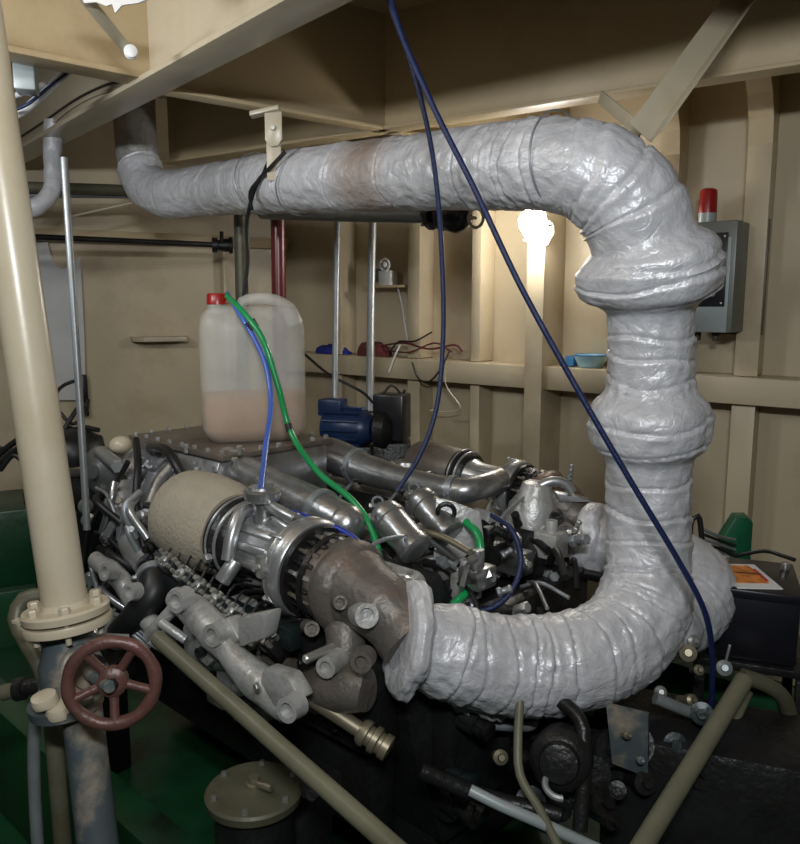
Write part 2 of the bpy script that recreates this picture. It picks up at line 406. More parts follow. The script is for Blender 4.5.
def rad(t):
    s = t*LL
    ks = [(0, .118), (.4, .122), (sA, .122), (s560, .124), (sEl-.10, .140), (sB, .124), (sB+.15, .117), (sC, .120), (sD, .121), (sD+.15, .134), (sE, .132), (LL-.12, .122), (LL, .098)]
    for (a, ra), (b_, rb) in zip(ks, ks[1:]):
        if s <= b_: f = (s-a)/(b_-a); f = f*f*(3-2*f); return ra+(rb-ra)*f
    return ks[-1][1]
def pit(t):
    s = t*LL
    return .30 if s < sA+.1 else (.065 if s < sB else (.085 if s < sD else .075))
b, st = wrap_tube(pts, rad, pit,   .020, .0085, .0032, [(sB, .074, .068), (sC, .078, .052)], 3, (sA-.10, .15))
build_wrap(b, st, 'pipe_wrapping', ex)
# bulky wrapped flange at the near turbocharger
p0 = at(412, 639, 1.86); ax = (at(450, 644, 1.885)-p0).normalized()
def disc_wrap(c, ax, r, th, seed):
    prof = [(-th, r*.80), (-th, r*.80), (-th*.85, r*.93), (-th*.4, r), (th*.3, r*.99), (th*.7, r*.9), (th, r*.7), (th*1.15, r*.62)]
    P2 = []
    for (a, ra), (b_, rb) in zip(prof, prof[1:]):
        for k in range(6): P2.append((a+(b_-a)*k/6, ra+(rb-ra)*k/6))
    b = MB(); b.lathe(c, ax, P2, 72)
    for v in b.bm.verts:
        d = v.co-V(c); a1 = noise.noise(v.co*14+V((seed, 0, 0))); a2 = abs(noise.noise(v.co*34+V((0, seed, 0))))
        v.co += d.normalized()*(a1*.016-a2*.012)
    return b
bb = disc_wrap(p0-ax*.01, ax, .152, .030, 4); build_wrap(bb, [0]*len(bb.bm.verts), 'flange_wrapping', ex)
# the branch of the far turbocharger, joining the riser's foot from behind
q0 = at(592, 540, 2.62); pts2 = [q0, at(625, 545, 2.56), at(668, 560, 2.46), at(698, 585, 2.34), at(686, 618, 2.22), at(655, 628, 2.12)]
b, st = wrap_tube(pts2, lambda t: .114-.028*max(0, t-.6)/.4, lambda t: .08, .016, .005, .003, [], 11)
build_wrap(b, st, 'branch_wrapping', ex)
bb = disc_wrap(q0+V((.01, -.02, 0)), EA*-1+ES*.1, .135, .045, 8); build_wrap(bb, [0]*len(bb.bm.verts), 'flange_wrapping', ex)
# bare upright end going up through the deck at the far end
b = MB(); b.tube([at(139, 168, 4.30), at(136, 140, 4.32), at(134, 100, 4.33), at(133, 20, 4.34)], .108, 32); b.build('bare_pipe_end', 'cast', ex)
# tie wires
for sx, tl in ((.74, .03), (.98, .06)):
    i = int(len(PS)*0.0)
for px, py, Y, tl in ((262, 186, 3.43, .25), (305, 184, 3.15, -.35), (560, 163, 2.21, .1)):
    c = at(px, py-2, Y); dr = (at(400, 176, 2.76)-at(290, 184, 3.24)).normalized(); b = MB()
    b.torus(c, dr+UP*tl, .132, .003, 48, 6); b.build('tie_wire', 'steel', ex)

# pipe hanger from the beam
hp = at(274, 116, 3.1)
h = thing('pipe_hanger', hp, 'cream flat steel hanger strap between the deck beam and the wrapped pipe', 'hanger')
X1, Y1 = V((1, 0, 0)), V((0, 1, 0)); 
b = MB(); b.box(at(274, 158, 3.1), X1, Y1, UP, .028, .005, .085, .003); b.build('lower_strap', 'cream', h)
b = MB(); a0 = at(273, 128, 3.09); b.prism([a0+V((x, 0, z)) for x, z in ((-.03, .06), (.035, .06), (.035, -.04), (.02, -.065), (-.01, -.07), (-.03, -.045))], V((0, -.008, 0)), .002); b.build('upper_lug', 'cream', h)
b = MB(); b.hexb(at(273, 128, 3.08), -Y1, .010, .01); b.build('bolt', 'bolt', h)
b = MB(); b.box(at(265, 112, 3.1), at(290, 108, 3.05)-at(245, 118, 3.1), Y1, UP, .06, .03, .008, .002); b.build('foot_plate', 'cream', h)
b = MB(); b.tube([at(285, 152, 3.05), at(270, 168, 3.08), at(257, 183, 3.2), at(250, 205, 3.25), at(247, 225, 3.3), at(248, 260, 3.34), at(243, 300, 3.36)], .008, 8)
b.tube([at(268, 162, 3.1), at(262, 176, 3.15), at(250, 192, 3.2), at(252, 210, 3.24)], .007, 8)
tag(b.build('knotted_cord', 'black'), 'black cord knotted over the wrapped pipe at the hanger, hanging to the can handle', 'cord')

# angle strut from the deck down to the top of the exhaust elbow
sb, sn = at(640, 132, 2.24), at(752, -22, 2.75)
dv = (sn-sb).normalized(); sn = sn+dv*.35; sx = dv.cross(V((0, 1, 0))).normalized(); sy = dv.cross(sx).normalized()
b = MB(); c = (sb+sn)/2; L = (sn-sb).length/2
b.box(c, sx, sy, dv, .038, .003, L, .001); b.box(c-sx*.038+sy*.03, sx, sy, dv, .003, .034, L, .001)
tag(b.build('angle_strut', 'cream'), 'slanting cream steel angle bar from the deck down to the elbow of the wrapped pipe', 'strut')
b = MB(); p, q = at(600, 97, 2.62), at(641, 131, 2.36); d = (q-p).normalized(); b.box((p+q)/2, d, d.cross(UP), d.cross(d.cross(UP)), (q-p).length/2, .003, .02, .001)
tag(b.build('brace_bar', 'cream'), 'short cream brace running from the deck beam to the foot of the slanting angle bar', 'bar')
# flat bar and sheet in the top left
b = MB(); p, q = at(72, -18, 2.3), at(131, 54, 2.62); d = (q-p).normalized()
b.box((p+q)/2, d, d.cross(Y1), Y1, (q-p).length/2, .018, .008, .003)
o = b.build('flat_bar', 'cream'); tag(o, 'short cream flat bar slanting across the beam at the top left', 'bar')
b = MB(); b.lathe(at(131, 54, 2.60), V((.3, -1, .1)), [(0, .016), (.004, .020), (.012, .021), (.014, .016), (.018, .016), (.020, .021), (.026, .020), (.030, .012)], 20); b.build('end_pad', 'white', o)
b = MB(); pl = [at(x, y, 2.35) for x, y in ((78, -12), (84, 3), (96, 2), (106, 6), (112, 4), (115, 13), (122, 5), (138, 3), (150, -2), (152, -12))]
b.prism(pl, V((0, .006, 0))); tag(b.build('torn_sheet', 'paper'), 'torn silvery sheet hanging at the top edge above the left beam', 'sheet')

# ------------------------------------------------------------------ pipes and fittings on the walls
def simple_pipe(name, p, r, m, label, cat='pipe', n=14, smooth=True, group=None):
    b = MB(); b.tube(p, r, n, smooth); return tag(b.build(name, m), label, cat, group)
# conduit behind the wrapped pipe with a black valve at its end
o = thing('valved_pipe', at(425, 216, 3.0), 'grey steel pipe under the wrapped overhead pipe, ending in a black valve', 'pipe')
b = MB(); b.tube([at(262, 213, 3.75), at(340, 215, 3.4), at(428, 216, 3.05)], .028, 16); b.build('pipe_run', 'steel', o)
va = (at(470, 218, 2.93)-at(428, 215, 3.05)).normalized(); c = at(430, 215, 3.05)
b = MB(); b.lathe(c, va, [(0, .03), (0, .055), (.022, .055), (.022, .03), (.05, .03), (.05, .055), (.07, .055), (.07, .025)], 8); b.build('flange_pair', 'blackp', o)
b = MB(); b.lathe(c+va*.07, va, [(0, .035), (.02, .055), (.06, .06), (.09, .045), (.11, .02)], 24); b.build('valve_body', 'blackp', o)
b = MB(); hc = at(476, 218, 2.9); b.torus(hc, va+V((0, -.6, 0)), .033, .006, 28, 8); b.cyl(c+va*.1, hc, .006); b.build('hand_ring', 'cream', o)
for k in range(6):
    t = 2*PI*k/6; u_, v_, _ = frame(va); b = MB(); b.hexb(c-va*.008+(u_*math.cos(t)+v_*math.sin(t))*.043, va*-1, .009, .012); b.build('bolt', 'bolt', o)
simple_pipe('red_pipe', [at(278, 150, 3.95), at(278, 212, 3.95), at(279, 300, 3.95), at(280, 345, 3.95), at(281, 640, 3.95)], .036, 'redpipe', 'dark red vertical pipe behind the plastic can', n=18)
simple_pipe('green_pipe', [at(240, 205, 4.3), at(241, 260, 4.3), at(243, 345, 4.3), at(244, 610, 4.3)], .035, 'olive', 'dull olive vertical pipe rising behind the plastic can')
pj = []
for px in (336, 371):
    o = simple_pipe('conduit', [at(px+2, 205, 4.2), at(px, 300, 4.1), at(px-1, 412, 3.9 if px < 350 else 3.85)], .016 if px < 350 else .02, 'steel', 'thin upright galvanised pipe %s' % ('standing on the dark blue pump, left one of the pair' if px < 350 else 'behind the small white socket box'), n=12)
simple_pipe('upright_pipe', [at(64, 158, 2.6), at(70, 250, 2.55), at(77, 360, 2.5), at(84, 470, 2.45), at(87, 530, 2.42)], .0115, 'steel', 'thin upright grey tube just right of the leaning cream column', n=10)
simple_pipe('wall_pipe', [at(-60, 184, 3.9), at(20, 187, 4.0), at(122, 190, 4.35), at(200, 193, 4.6)], .028, 'olive', 'upper of two level pipes on the left wall, grey green')
simple_pipe('wall_pipe', [at(-60, 195, 3.95), at(40, 195, 4.1), at(122, 196, 4.4), at(200, 198, 4.6)], .014, 'steel', 'slim pipe just under the grey green level pipe on the left wall')
o = thing('dark_pipe', ll(1.0, .12, 2.08), 'dark level pipe on the left wall ending in a small black valve', 'pipe')
b = MB(); b.tube([at(-40, 234, 4.0), at(60, 238, 4.3), at(150, 242, 4.6), at(222, 245, 4.85)], .016, 12); b.build('pipe_run', 'castd', o)
b = MB(); c = at(222, 245, 4.84); b.lathe(c-V((.06, 0, 0)), V((1, .3, 0)), [(0, .02), (0, .045), (.03, .045), (.03, .03), (.08, .04), (.1, .04), (.1, .05), (.12, .05), (.12, .02)], 16); b.cyl(c, c+V((0, 0, .08)), .012); b.build('valve', 'castd', o)
simple_pipe('wall_cable', [at(72, 216, 4.1), at(100, 210, 4.2), at(132, 203, 4.3)], .006, 'cream', 'thin cream cable slanting below the level pipes on the left wall', 'cable')
b = MB(); b.tube([at(-20, 212, 3.7), at(22, 210, 3.75), at(42, 203, 3.8), at(52, 188, 3.85), at(53, 150, 3.9), at(53, 120, 3.9)], .042, 24).rough(.008, 18)
o = b.build('wrapped_branch_pipe', 'wrap'); tag(o, 'small foil wrapped elbow pipe at the left beneath the big beam', 'pipe')
# pale sheet hung on the left wall
o2 = [(26, 246), (47, 241), (51, 255), (56, 266), (63, 270), (74, 262), (80, 256), (84, 330), (86, 400), (40, 400)]
b = MB(); b.prism([hit(x, y, ll(0, .03, 0), LN) for x, y in o2], LN*.006); tag(b.build('hanging_sheet', 'paper'), 'pale sheet with a scooped top hung on the left wall', 'sheet')
# switch strip
b = MB(); c = hit(84, 395, ll(0, .04, 0), LN); b.box(c, LU, LN, UP, .022, .03, .13, .006)
o = b.build('wall_socket', 'blackp'); tag(o, 'narrow black socket strip low on the left wall', 'socket')
# cables top left
for i, (pp, r, m, lb) in enumerate((
    ([(8, 118, 3.0), (22, 112, 3.0), (45, 92, 3.05), (62, 76, 3.1), (80, 60, 3.1)], .016, 'paper', 'thick pale cable bundle looped above the left beam'),
    ([(10, 112, 2.95), (28, 104, 2.95), (48, 88, 3.0), (66, 74, 3.05), (78, 62, 3.05)], .006, 'rope', 'blue cable lying on the pale cable bundle at top left'),
    ([(8, 108, 3.0), (14, 96, 3.0), (28, 92, 3.0), (44, 84, 3.05)], .010, 'paper', 'short grey hose curl beside the pale cable bundle'))):
    simple_pipe('ceiling_cable', [at(*q) for q in pp], r, m, lb, 'cable')
n3 = V((-d3.y, d3.x, 0)); n3 = n3 if n3.y < 0 else -n3
def onb3(px, py, d=.012): return hit(px, py, B3a+n3*d, n3)
simple_pipe('beam_cable', [onb3(*q) for q in ((8, 145), (40, 124), (78, 98), (108, 84), (118, 82))], .0045, 'black', 'black cable tied along the face of the big left beam', 'cable')
simple_pipe('beam_cable', [onb3(*q) for q in ((8, 150), (40, 134), (68, 110), (95, 95), (120, 88))], .006, 'cream', 'cream painted cable below the black one on the left beam', 'cable')
b = MB(); b.box(at(26, 78, 2.9), V((1, .3, 0)), V((-.3, 1, 0)), UP, .035, .05, .05, .006); o = b.build('junction_box', 'boxl'); tag(o, 'small grey junction box at the upper left corner under the beam', 'box')

# socket box with bulkhead fitting behind the conduits
c = hit(388, 275, wl(0, .1, 0), WN)
o = thing('socket_box', c, 'small white socket box with ring-guard fitting on the back wall', 'socket')
b = MB(); b.box(c+UP*-.02, WU, WN, UP, .05, .035, .045, .006); b.build('box_body', 'white', o)
b = MB(); b.torus(c+UP*.06+WN*.03, WN, .035, .007, 28, 8); b.ball(c+UP*.06+WN*.02, .024); b.build('ring_guard', 'white', o)
b = MB(); b.box(c-WU*.09, WU, WN, UP, .04, .02, .04, .004); b.build('switch', 'box', o)
b = MB(); b.box(c-UP*.07, WU, WN, UP, .17, .05, .008, .002); b.build('support_bar', 'beam', o)
simple_pipe('socket_cable', [hit(x, y, wl(0, .1, 0), WN) for x, y in ((398, 288), (402, 305), (405, 325), (408, 342))], .006, 'white', 'white cable dropping from the small socket box to the shelf', 'cable', 8)

# bulkhead lamp
lc = hit(536, 229, wl(0, .36, 0), WN)
o = thing('bulkhead_lamp', lc, 'glowing white bulkhead lamp on the back wall behind the overhead pipe', 'lamp')
ax = (V((.45, 0, -.75))+WN*.1).normalized()
b = MB(); b.lathe(lc-ax*.10, ax, [(0, .03), (.02, .055), (.06, .068), (.13, .062), (.17, .045), (.19, .02)], 28); b.build('lamp_glass', 'lamp', o)
b = MB(); b.lathe(lc-WN*.11, WN, [(0, .05), (.02, .05), (.03, .03), (.06, .03)], 24); b.build('mounting_plate', 'cream', o)
b = MB(); cc = lc+ax*.02-WN*.01+WU*.0; b.torus(lc+ax*.02, ax, .074, .005, 24, 6); b.build('guard_hoop', 'box', o)
l = bpy.data.lights.new('bulkhead_lamp_light', 'POINT'); l.energy = 5; l.color = (1, .98, .93); l.shadow_soft_size = .06
lo = bpy.data.objects.new('bulkhead_lamp_light', l); C.objects.link(lo); lo.location = lc-WN*.02-WU*.14-UP*.03

# shelf things
def shelf(px, d=.1):
    t = (hit(px, 350, wl(0, d, 0), WN)-WP).dot(WU); return wl(t, d, z0+.008)
def heap(name, px, w_, dpt, h_, m, label, seed):
    b = MB(); c = shelf(px); n = 26; rings = []
    for i in range(9):
        f = i/8; rr_ = math.cos(f*PI/2)**.6
        rings.append([c+WU*(w_*rr_*math.cos(2*PI*k/n))*(1+.2*noise.noise(V((k*.9, i, seed))))+WN*(dpt*rr_*math.sin(2*PI*k/n))+UP*(h_*math.sin(f*PI/2)*(1+.5*noise.noise(V((math.cos(2*PI*k/n)*2, math.sin(2*PI*k/n)*2, seed+i*.3))))) for k in range(n)])
    b.ring_surf(rings); return tag(b.build(name, m, None, 80), label, 'cloth')
heap('blue_cloth', 333, .15, .07, .05, 'bcloth', 'crumpled dark blue cloth on the wall shelf', 1)
heap('maroon_cloth', 374, .13, .07, .075, 'maroon', 'crumpled maroon cloth on the wall shelf beside the blue one', 5)
c = shelf(591)
o = thing('plastic_bowl', c, 'pale blue plastic tub on the wall shelf just left of the wrapped riser', 'bowl')
b = MB(); b.lathe(c, UP, [(0, .055), (.0, .06), (.055, .085), (.062, .085), (.062, .078), (.012, .052)], 28); b.build('bowl_body', 'bowl', o)
b = MB(); b.torus(c+UP*.062, UP, .083, .004, 36, 6); b.build('rim', 'bowld', o)
b = MB(); b.box(c-WU*.10+UP*.028, WU, WN, UP, .025, .04, .026, .004); tag(b.build('small_box', 'bowld'), 'small dark blue box beside the pale blue tub', 'box')
def wire(name, pp, r, m, label, d=.16):
    return simple_pipe(name, [hit(x, y, wl(0, dd, 0), WN) for x, y, dd in pp], r, m, label, 'wire', 8)
wire('loose_wire', ((380, 346, .12), (405, 343, .16), (430, 349, .18), (455, 345, .15), (462, 351, .21)), .006, 'maroon', 'dark red wire trailing along the shelf in front of the maroon cloth')
wire('loose_wire', ((385, 350, .15), (410, 352, .19), (435, 343, .17), (452, 352, .21)), .005, 'maroon', 'second dark red wire looping over the shelf edge')
wire('loose_wire', ((390, 352, .2), (398, 342, .2), (415, 341, .2), (432, 332, .15)), .005, 'black', 'black wire end sticking up from the tangle on the shelf')
wire('loose_wire', ((400, 345, .21), (394, 358, .215), (389, 372, .215)), .006, 'white', 'short white wire hanging over the shelf lip')
wire('loose_wire', ((450, 350, .21), (440, 370, .24), (428, 382, .24), (418, 378, .22), (412, 362, .215)), .005, 'black', 'black wire loop hanging below the shelf')
wire('loose_wire', ((445, 355, .22), (446, 385, .2), (460, 408, .2), (440, 412, .2), (430, 410, .2)), .004, 'cream', 'thin pale wire dangling down the back wall under the shelf')
simple_pipe('loose_wire', [at(302, 352, 4.2), at(330, 375, 4.0), at(362, 392, 3.9), at(390, 415, 3.7), at(405, 390, 3.75)], .007, 'black', 'black wire sagging from beside the can to the blue pump', 'wire')

# alarm box with red beacon
ac = hit(712, 278, wl(0, .22, 0), WN)
o = thing('alarm_box', ac, 'grey steel alarm panel with black face on the wall right of the riser', 'alarm')
fx = WU; fy = WN
b = MB(); b.box(ac, fx, fy, UP, .125, .10, .235, .006); b.build('enclosure', 'box', o)
b = MB(); b.box(ac+fy*.101-UP*.035, fx, fy, UP, .105, .004, .20, .003); b.build('door', 'boxl', o)
b = MB(); b.box(ac+fy*.107+UP*.03, fx, fy, UP, .092, .004, .155, .003); pn = b.build('black_panel', 'blackp', o)
for dx, dz in ((.0, .08), (0.0, .04), (0.01, -.10)):
    b = MB(); b.lathe(ac+fy*.111+fx*(.03+dx)+UP*(dz+.03), fy, [(0, .014), (.008, .014), (.010, .009)], 18); b.build('knob', 'bolt', pn)
for dx in (-.08, .08):
    for dz in (-.11, .17):
        b = MB(); b.hexb(ac+fy*.111+fx*dx+UP*dz, fy, .005, .004); b.build('screw', 'bolt', pn)
for dx in (-.05, .03):
    b = MB(); b.cyl(ac+fx*dx-UP*.235, ac+fx*dx-UP*.275, .016); b.build('cable_gland', 'olive', o)
b = MB(); b.box(ac-fy*.10+fx*.1, WU, WN, UP, .10, .012, .25, .003); b.build('back_plate', 'olive', o)
bc = ac+UP*.235-fx*.035
o = thing('beacon', bc, 'red beacon light standing on the grey alarm box', 'beacon')
b = MB(); b.lathe(bc, UP, [(0, .038), (.045, .038), (.045, .034)], 24); b.build('base', 'boxl', o)
b = MB(); b.lathe(bc+UP*.045, UP, [(0, .038), (.09, .037), (.10, .033), (.106, .02)], 28); b.build('dome', 'red', o)

# ------------------------------------------------------------------ blue pump and black box by the far wall
c = at(352, 428, 3.75)
o = thing('pump', c, 'dark blue electric pump behind the engine at the foot of the thin pipes', 'pump')
ax = V((.9, -.3, 0)).normalized()
b = MB(); b.lathe(c-ax*.14, ax, [(0, .05), (0, .075), (.02, .09), (.2, .09), (.23, .075), (.25, .06)], 24); b.build('motor', 'bluep', o)
b = MB()
for k in range(14):
    t = 2*PI*k/14; u_, v_, _ = frame(ax); d = u_*math.cos(t)+v_*math.sin(t); b.box(c-ax*.03+d*.095, ax, d.cross(ax), d, .09, .003, .01, 0)
b.build('cooling_fins', 'bluep', o)
b = MB(); b.box(c-ax*.10+UP*.1, ax, ax.cross(UP), UP, .06, .05, .04, .008); b.build('terminal_box', 'bluep', o)
b = MB(); b.lathe(c+ax*.12, ax, [(0, .06), (.02, .10), (.07, .10), (.10, .06)], 28); b.build('pump_housing', 'castd', o)
b = MB(); b.box(c-UP*.55, X1, Y1, UP, .10, .08, .47, .01); b.build('pedestal', 'castd', o)
c = at(392, 412, 3.72)
b = MB(); b.box(c-UP*.02, V((.95, -.3, 0)), V((.3, .95, 0)), UP, .075, .07, .11, .008); o = b.build('black_box', 'blackp'); tag(o, 'black box behind the engine beside the blue pump', 'box')
b = MB(); b.tube([c+UP*.08+V((-.05, 0, 0)), c+UP*.13, c+UP*.08+V((.05, 0, 0))], .006, 8); b.build('handle', 'black', o)
b = MB(); b.box(c-UP*.62, X1, Y1, UP, .09, .08, .48, .01); b.build('stand', 'castd', o)

# ------------------------------------------------------------------ ENGINE
eng = thing('marine_engine', ef(.8, 0, 0), 'large silver grey V diesel engine with twin turbochargers filling the middle of the room', 'engine')
def part(b, name, m, parent=None, sharp=40): return b.build(name, m, parent or eng, sharp)
# crankcase, oil pan, mounts
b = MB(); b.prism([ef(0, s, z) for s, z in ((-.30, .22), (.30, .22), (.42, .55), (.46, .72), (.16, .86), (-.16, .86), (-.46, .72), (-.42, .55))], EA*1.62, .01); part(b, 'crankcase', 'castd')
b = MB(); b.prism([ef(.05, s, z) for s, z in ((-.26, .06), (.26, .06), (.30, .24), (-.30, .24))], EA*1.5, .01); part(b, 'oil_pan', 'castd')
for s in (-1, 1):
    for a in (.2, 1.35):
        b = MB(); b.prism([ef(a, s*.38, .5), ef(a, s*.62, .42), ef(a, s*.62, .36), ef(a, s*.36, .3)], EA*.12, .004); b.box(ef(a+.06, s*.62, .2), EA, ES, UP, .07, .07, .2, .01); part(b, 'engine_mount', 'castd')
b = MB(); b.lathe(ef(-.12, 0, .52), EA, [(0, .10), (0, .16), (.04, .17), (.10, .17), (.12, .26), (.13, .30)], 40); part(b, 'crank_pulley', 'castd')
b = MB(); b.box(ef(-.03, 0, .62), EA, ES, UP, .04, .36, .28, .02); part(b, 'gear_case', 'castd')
# cylinder heads and covers, six a bank
for s in (-1, 1):
    nrm = (ES*s*.55+UP*.83).normalized(); tan = (ES*s*.83-UP*.55).normalized()
    for k in range(6):
        c0 = ef(.16+.24*k, s*.34, .86)
        b = MB(); b.box(c0, EA, tan, nrm, .108, .15, .085, .012); h_ = part(b, 'cylinder_head', 'castd' if s < 0 else 'castd')
        b = MB(); b.box(c0+nrm*.105, EA, tan, nrm, .098, .11, .03, .02); c_ = part(b, 'rocker_cover', 'cast')
        for da in (-.07, .07):
            for dt in (-.085, .085):
                b = MB(); b.hexb(c0+nrm*.135+EA*da+tan*dt, nrm, .009, .012); b.build('bolt', 'bolt', c_)
        b = MB(); b.cyl(c0+nrm*.12, c0+nrm*.2, .016, .013, 10); b.hexb(c0+nrm*.2, nrm, .018, .018); part(b, 'injector', 'bolt')
        b = MB(); b.tube([c0+nrm*.215, c0+nrm*.25+tan*-.06, c0-tan*.22+nrm*.12, ef(.16+.24*k, s*.07, .98)], .0065, 8); part(b, 'fuel_line', 'steel')
# intercooler / top cover on which the can stands
b = MB(); b.box(ef(1.225, -.14, 1.11), EA, ES, UP, .305, .24, .12, .02); part(b, 'charge_cooler', 'silver')
b = MB(); b.box(ef(1.225, -.14, 1.238), EA, ES, UP, .32, .25, .010, .004); cp = part(b, 'cooler_cover', 'plate')
for k in range(8):
    for s in (-.235, .235):
        b = MB(); b.hexb(ef(.93+.084*k, -.14+s, 1.248), UP, .010, .012); b.build('bolt', 'bolt', cp)
for k in range(5):
    for a in (.918, 1.53):
        b = MB(); b.hexb(ef(a, -.30+.08*k, 1.248), UP, .010, .012); b.build('bolt', 'bolt', cp)
for px, py in ((240, 449), (186, 447), (235, 462)):
    b = MB(); p = atz(px, py+6, 1.25); b.cyl(p, p+UP*.03, .008, .006, 10); b.hexb(p+UP*.02, UP, .011, .012); b.build('stud', 'bolt', cp)
# light casting plates in front of the cover (near side)
for k, (a, w_) in enumerate(((1.0, .06), (1.12, .08), (1.33, .07))):
    b = MB(); b.prism([ef(a-w_, -.38, 1.22), ef(a+w_, -.38, 1.22), ef(a+w_*1.3, -.47, 1.02), ef(a-w_*1.3, -.47, 1.02)], ES*.02-UP*.005, .004); b.tube([ef(a-w_, -.40, 1.2), ef(a, -.42, 1.15), ef(a+w_, -.40, 1.2)], .012, 8); part(b, 'mounting_web', 'silverl')
# near air pipe
def pipe_part(pp, r, name, m, n=20, rings=(), parent=None):
    b = MB(); b.tube(pp, r, n); o = part(b, name, m, parent)
    P = spline(pp); 
    for f in rings:
        i = min(int(f*(len(P)-1)), len(P)-2); d = (P[i+1]-P[i]).normalized(); rr_ = r if not isinstance(r, (list, tuple)) else lerpl(r, f)
        b = MB(); b.lathe(P[i]-d*.012, d, [(0, rr_), (0, rr_+.008), (.024, rr_+.008), (.024, rr_)], n); b.hexb(P[i]+frame(d)[0]*(rr_+.006), frame(d)[0], .008, .014); b.build('hose_clamp', 'steel', o)
    return o
pipe_part([es(226, 462, -.30), es(262, 482, -.30), es(335, 517, -.30), es(350, 526, -.30)], [.058, .06, .062, .058], 'charge_air_pipe', 'silver', 28, (.12, .8))
b = MB(); p = es(346, 524, -.30); b.ball(p, .062, n=24); part(b, 'pipe_end_cap', 'silver')
pipe_part([es(298, 452, .2), es(330, 455, .2), es(368, 470, .2), es(420, 484, .2), es(462, 491, .2), es(484, 486, .28), es(500, 480, .38)], [.066, .07, .058, .048, .046, .044], 'charge_air_pipe', 'silver', 28, (.35, .8))
b = MB(); p = es(292, 458, .12); b.lathe(p, EA*.3-ES-UP*.1, [(0, .07), (.02, .07), (.02, .05), (.08, .05), (.08, .062), (.10, .062), (.10, .03)], 24); part(b, 'coupling', 'cast')
b = MB(); b.lathe(es(312, 468, .12), -ES+EA*-.4, [(0, .055), (.03, .055), (.03, .03), (.06, .03)], 20); part(b, 'thermostat_housing', 'silver')

# turbochargers --------------------------------------------------------
def turbo(s, a_f, z, q):
    # a_f: position of the turbine outlet end; the axis runs away along +a and rises a little; q: size
    AX = (EA+UP*.07).normalized()
    def P(da, ds=0, dz=0): return ef(a_f, s+ds*q, z+dz*q)+AX*da*q
    def lt(b, p, prof, n=48): return b.lathe(p, AX, [(t*q, r*q) for t, r in prof], n)
    b = MB(); lt(b, P(.0), [(0, .08), (.03, .09), (.07, .108), (.12, .118), (.17, .116), (.19, .10)], 36)
    b.torus(P(.11), AX, .078*q, .05*q, 36, 14); b.rough(.006, 14, s)
    th = part(b, 'turbine_housing', 'rust')
    b = MB(); lt(b, P(.17), [(0, .08), (0, .122), (.016, .124), (.018, .10), (.06, .10), (.062, .128), (.075, .13), (.078, .09)]); part(b, 'bearing_flange', 'castd')
    for k in range(22):
        t = 2*PI*k/22; d = ES*math.cos(t)+UP*math.sin(t); b = MB(); b.hexb(P(.165)+d*.112*q, AX*-1, .010*q, .022*q); b.cyl(P(.17)+d*.112*q, P(.235)+d*.112*q, .006*q, n=8); b.hexb(P(.19)+d*.112*q, AX, .010*q, .014*q); b.build('stud', 'bolt' if k % 5 == 0 else ('castd' if k % 2 else 'plate'), th)
    b = MB(); lt(b, P(.25), [(0, .11), (0, .134), (.008, .141), (.03, .143), (.034, .136), (.06, .134), (.075, .126), (.09, .108), (.115, .092), (.16, .084), (.24, .082), (.27, .088), (.30, .10), (.315, .10)])
    cb = part(b, 'compressor_housing', 'silverl')
    b = MB(); b.torus(P(.305), AX, .136*q, .005*q, 48, 8); b.box(P(.305, -.142, .03), EA, ES, UP, .012, .012, .03, .003); b.hexb(P(.305, -.150, .03), -ES, .010, .02); b.build('v_band_clamp', 'bolt', cb)
    for k in range(9):
        t = 2*PI*k/9+.2; d = ES*math.cos(t)+UP*math.sin(t); b = MB(); b.box(P(.30)+d*.138*q, EA, d, d.cross(EA), .026*q, .006*q, .005*q, .002); b.hexb(P(.325)+d*.134*q, d, .007*q, .012*q); b.build('clamp_lug', 'silverl', cb)
    for k in range(3):
        t = PI*.72+k*.55; d = ES*math.cos(t)+UP*math.sin(t); b = MB(); b.box(P(.45)+d*.086*q, EA, d, d.cross(EA), .09*q, .012*q, .012*q, .006*q); b.build('rib', 'silverl', cb)
    b = MB(); lt(b, P(.54), [(0, .09), (0, .105), (.012, .118), (.03, .122), (.04, .112), (.05, .126), (.075, .128), (.085, .118)]); rg = part(b, 'filter_ring', 'castd')
    b = MB(); b.torus(P(.565), AX, .121*q, .006*q, 48, 8); b.torus(P(.60), AX, .128*q, .004*q, 48, 8); b.hexb(P(.58, -.125, -.03), -ES, .014*q, .02*q); b.build('clamp_band', 'silverl', rg)
    return P, AX
P, AX = turbo(-.5, .06, 1.0, 1)
b = MB(); b.lathe(P(.62), AX, [(0, .11), (0, .132), (.015, .138), (.08, .153), (.18, .158), (.27, .150), (.315, .125), (.335, .085), (.345, .04)], 48); b.rough(.004, 12); part(b, 'air_filter', 'lag')
# outlet elbow to the wrapped flange
fe = at(412, 639, 1.86)
pipe_part([P(.08), P(-.02, -.01, -.01), fe+(P(.0)-fe)*.45, fe], [.095, .09, .085, .09], 'exhaust_outlet', 'rust', 28)
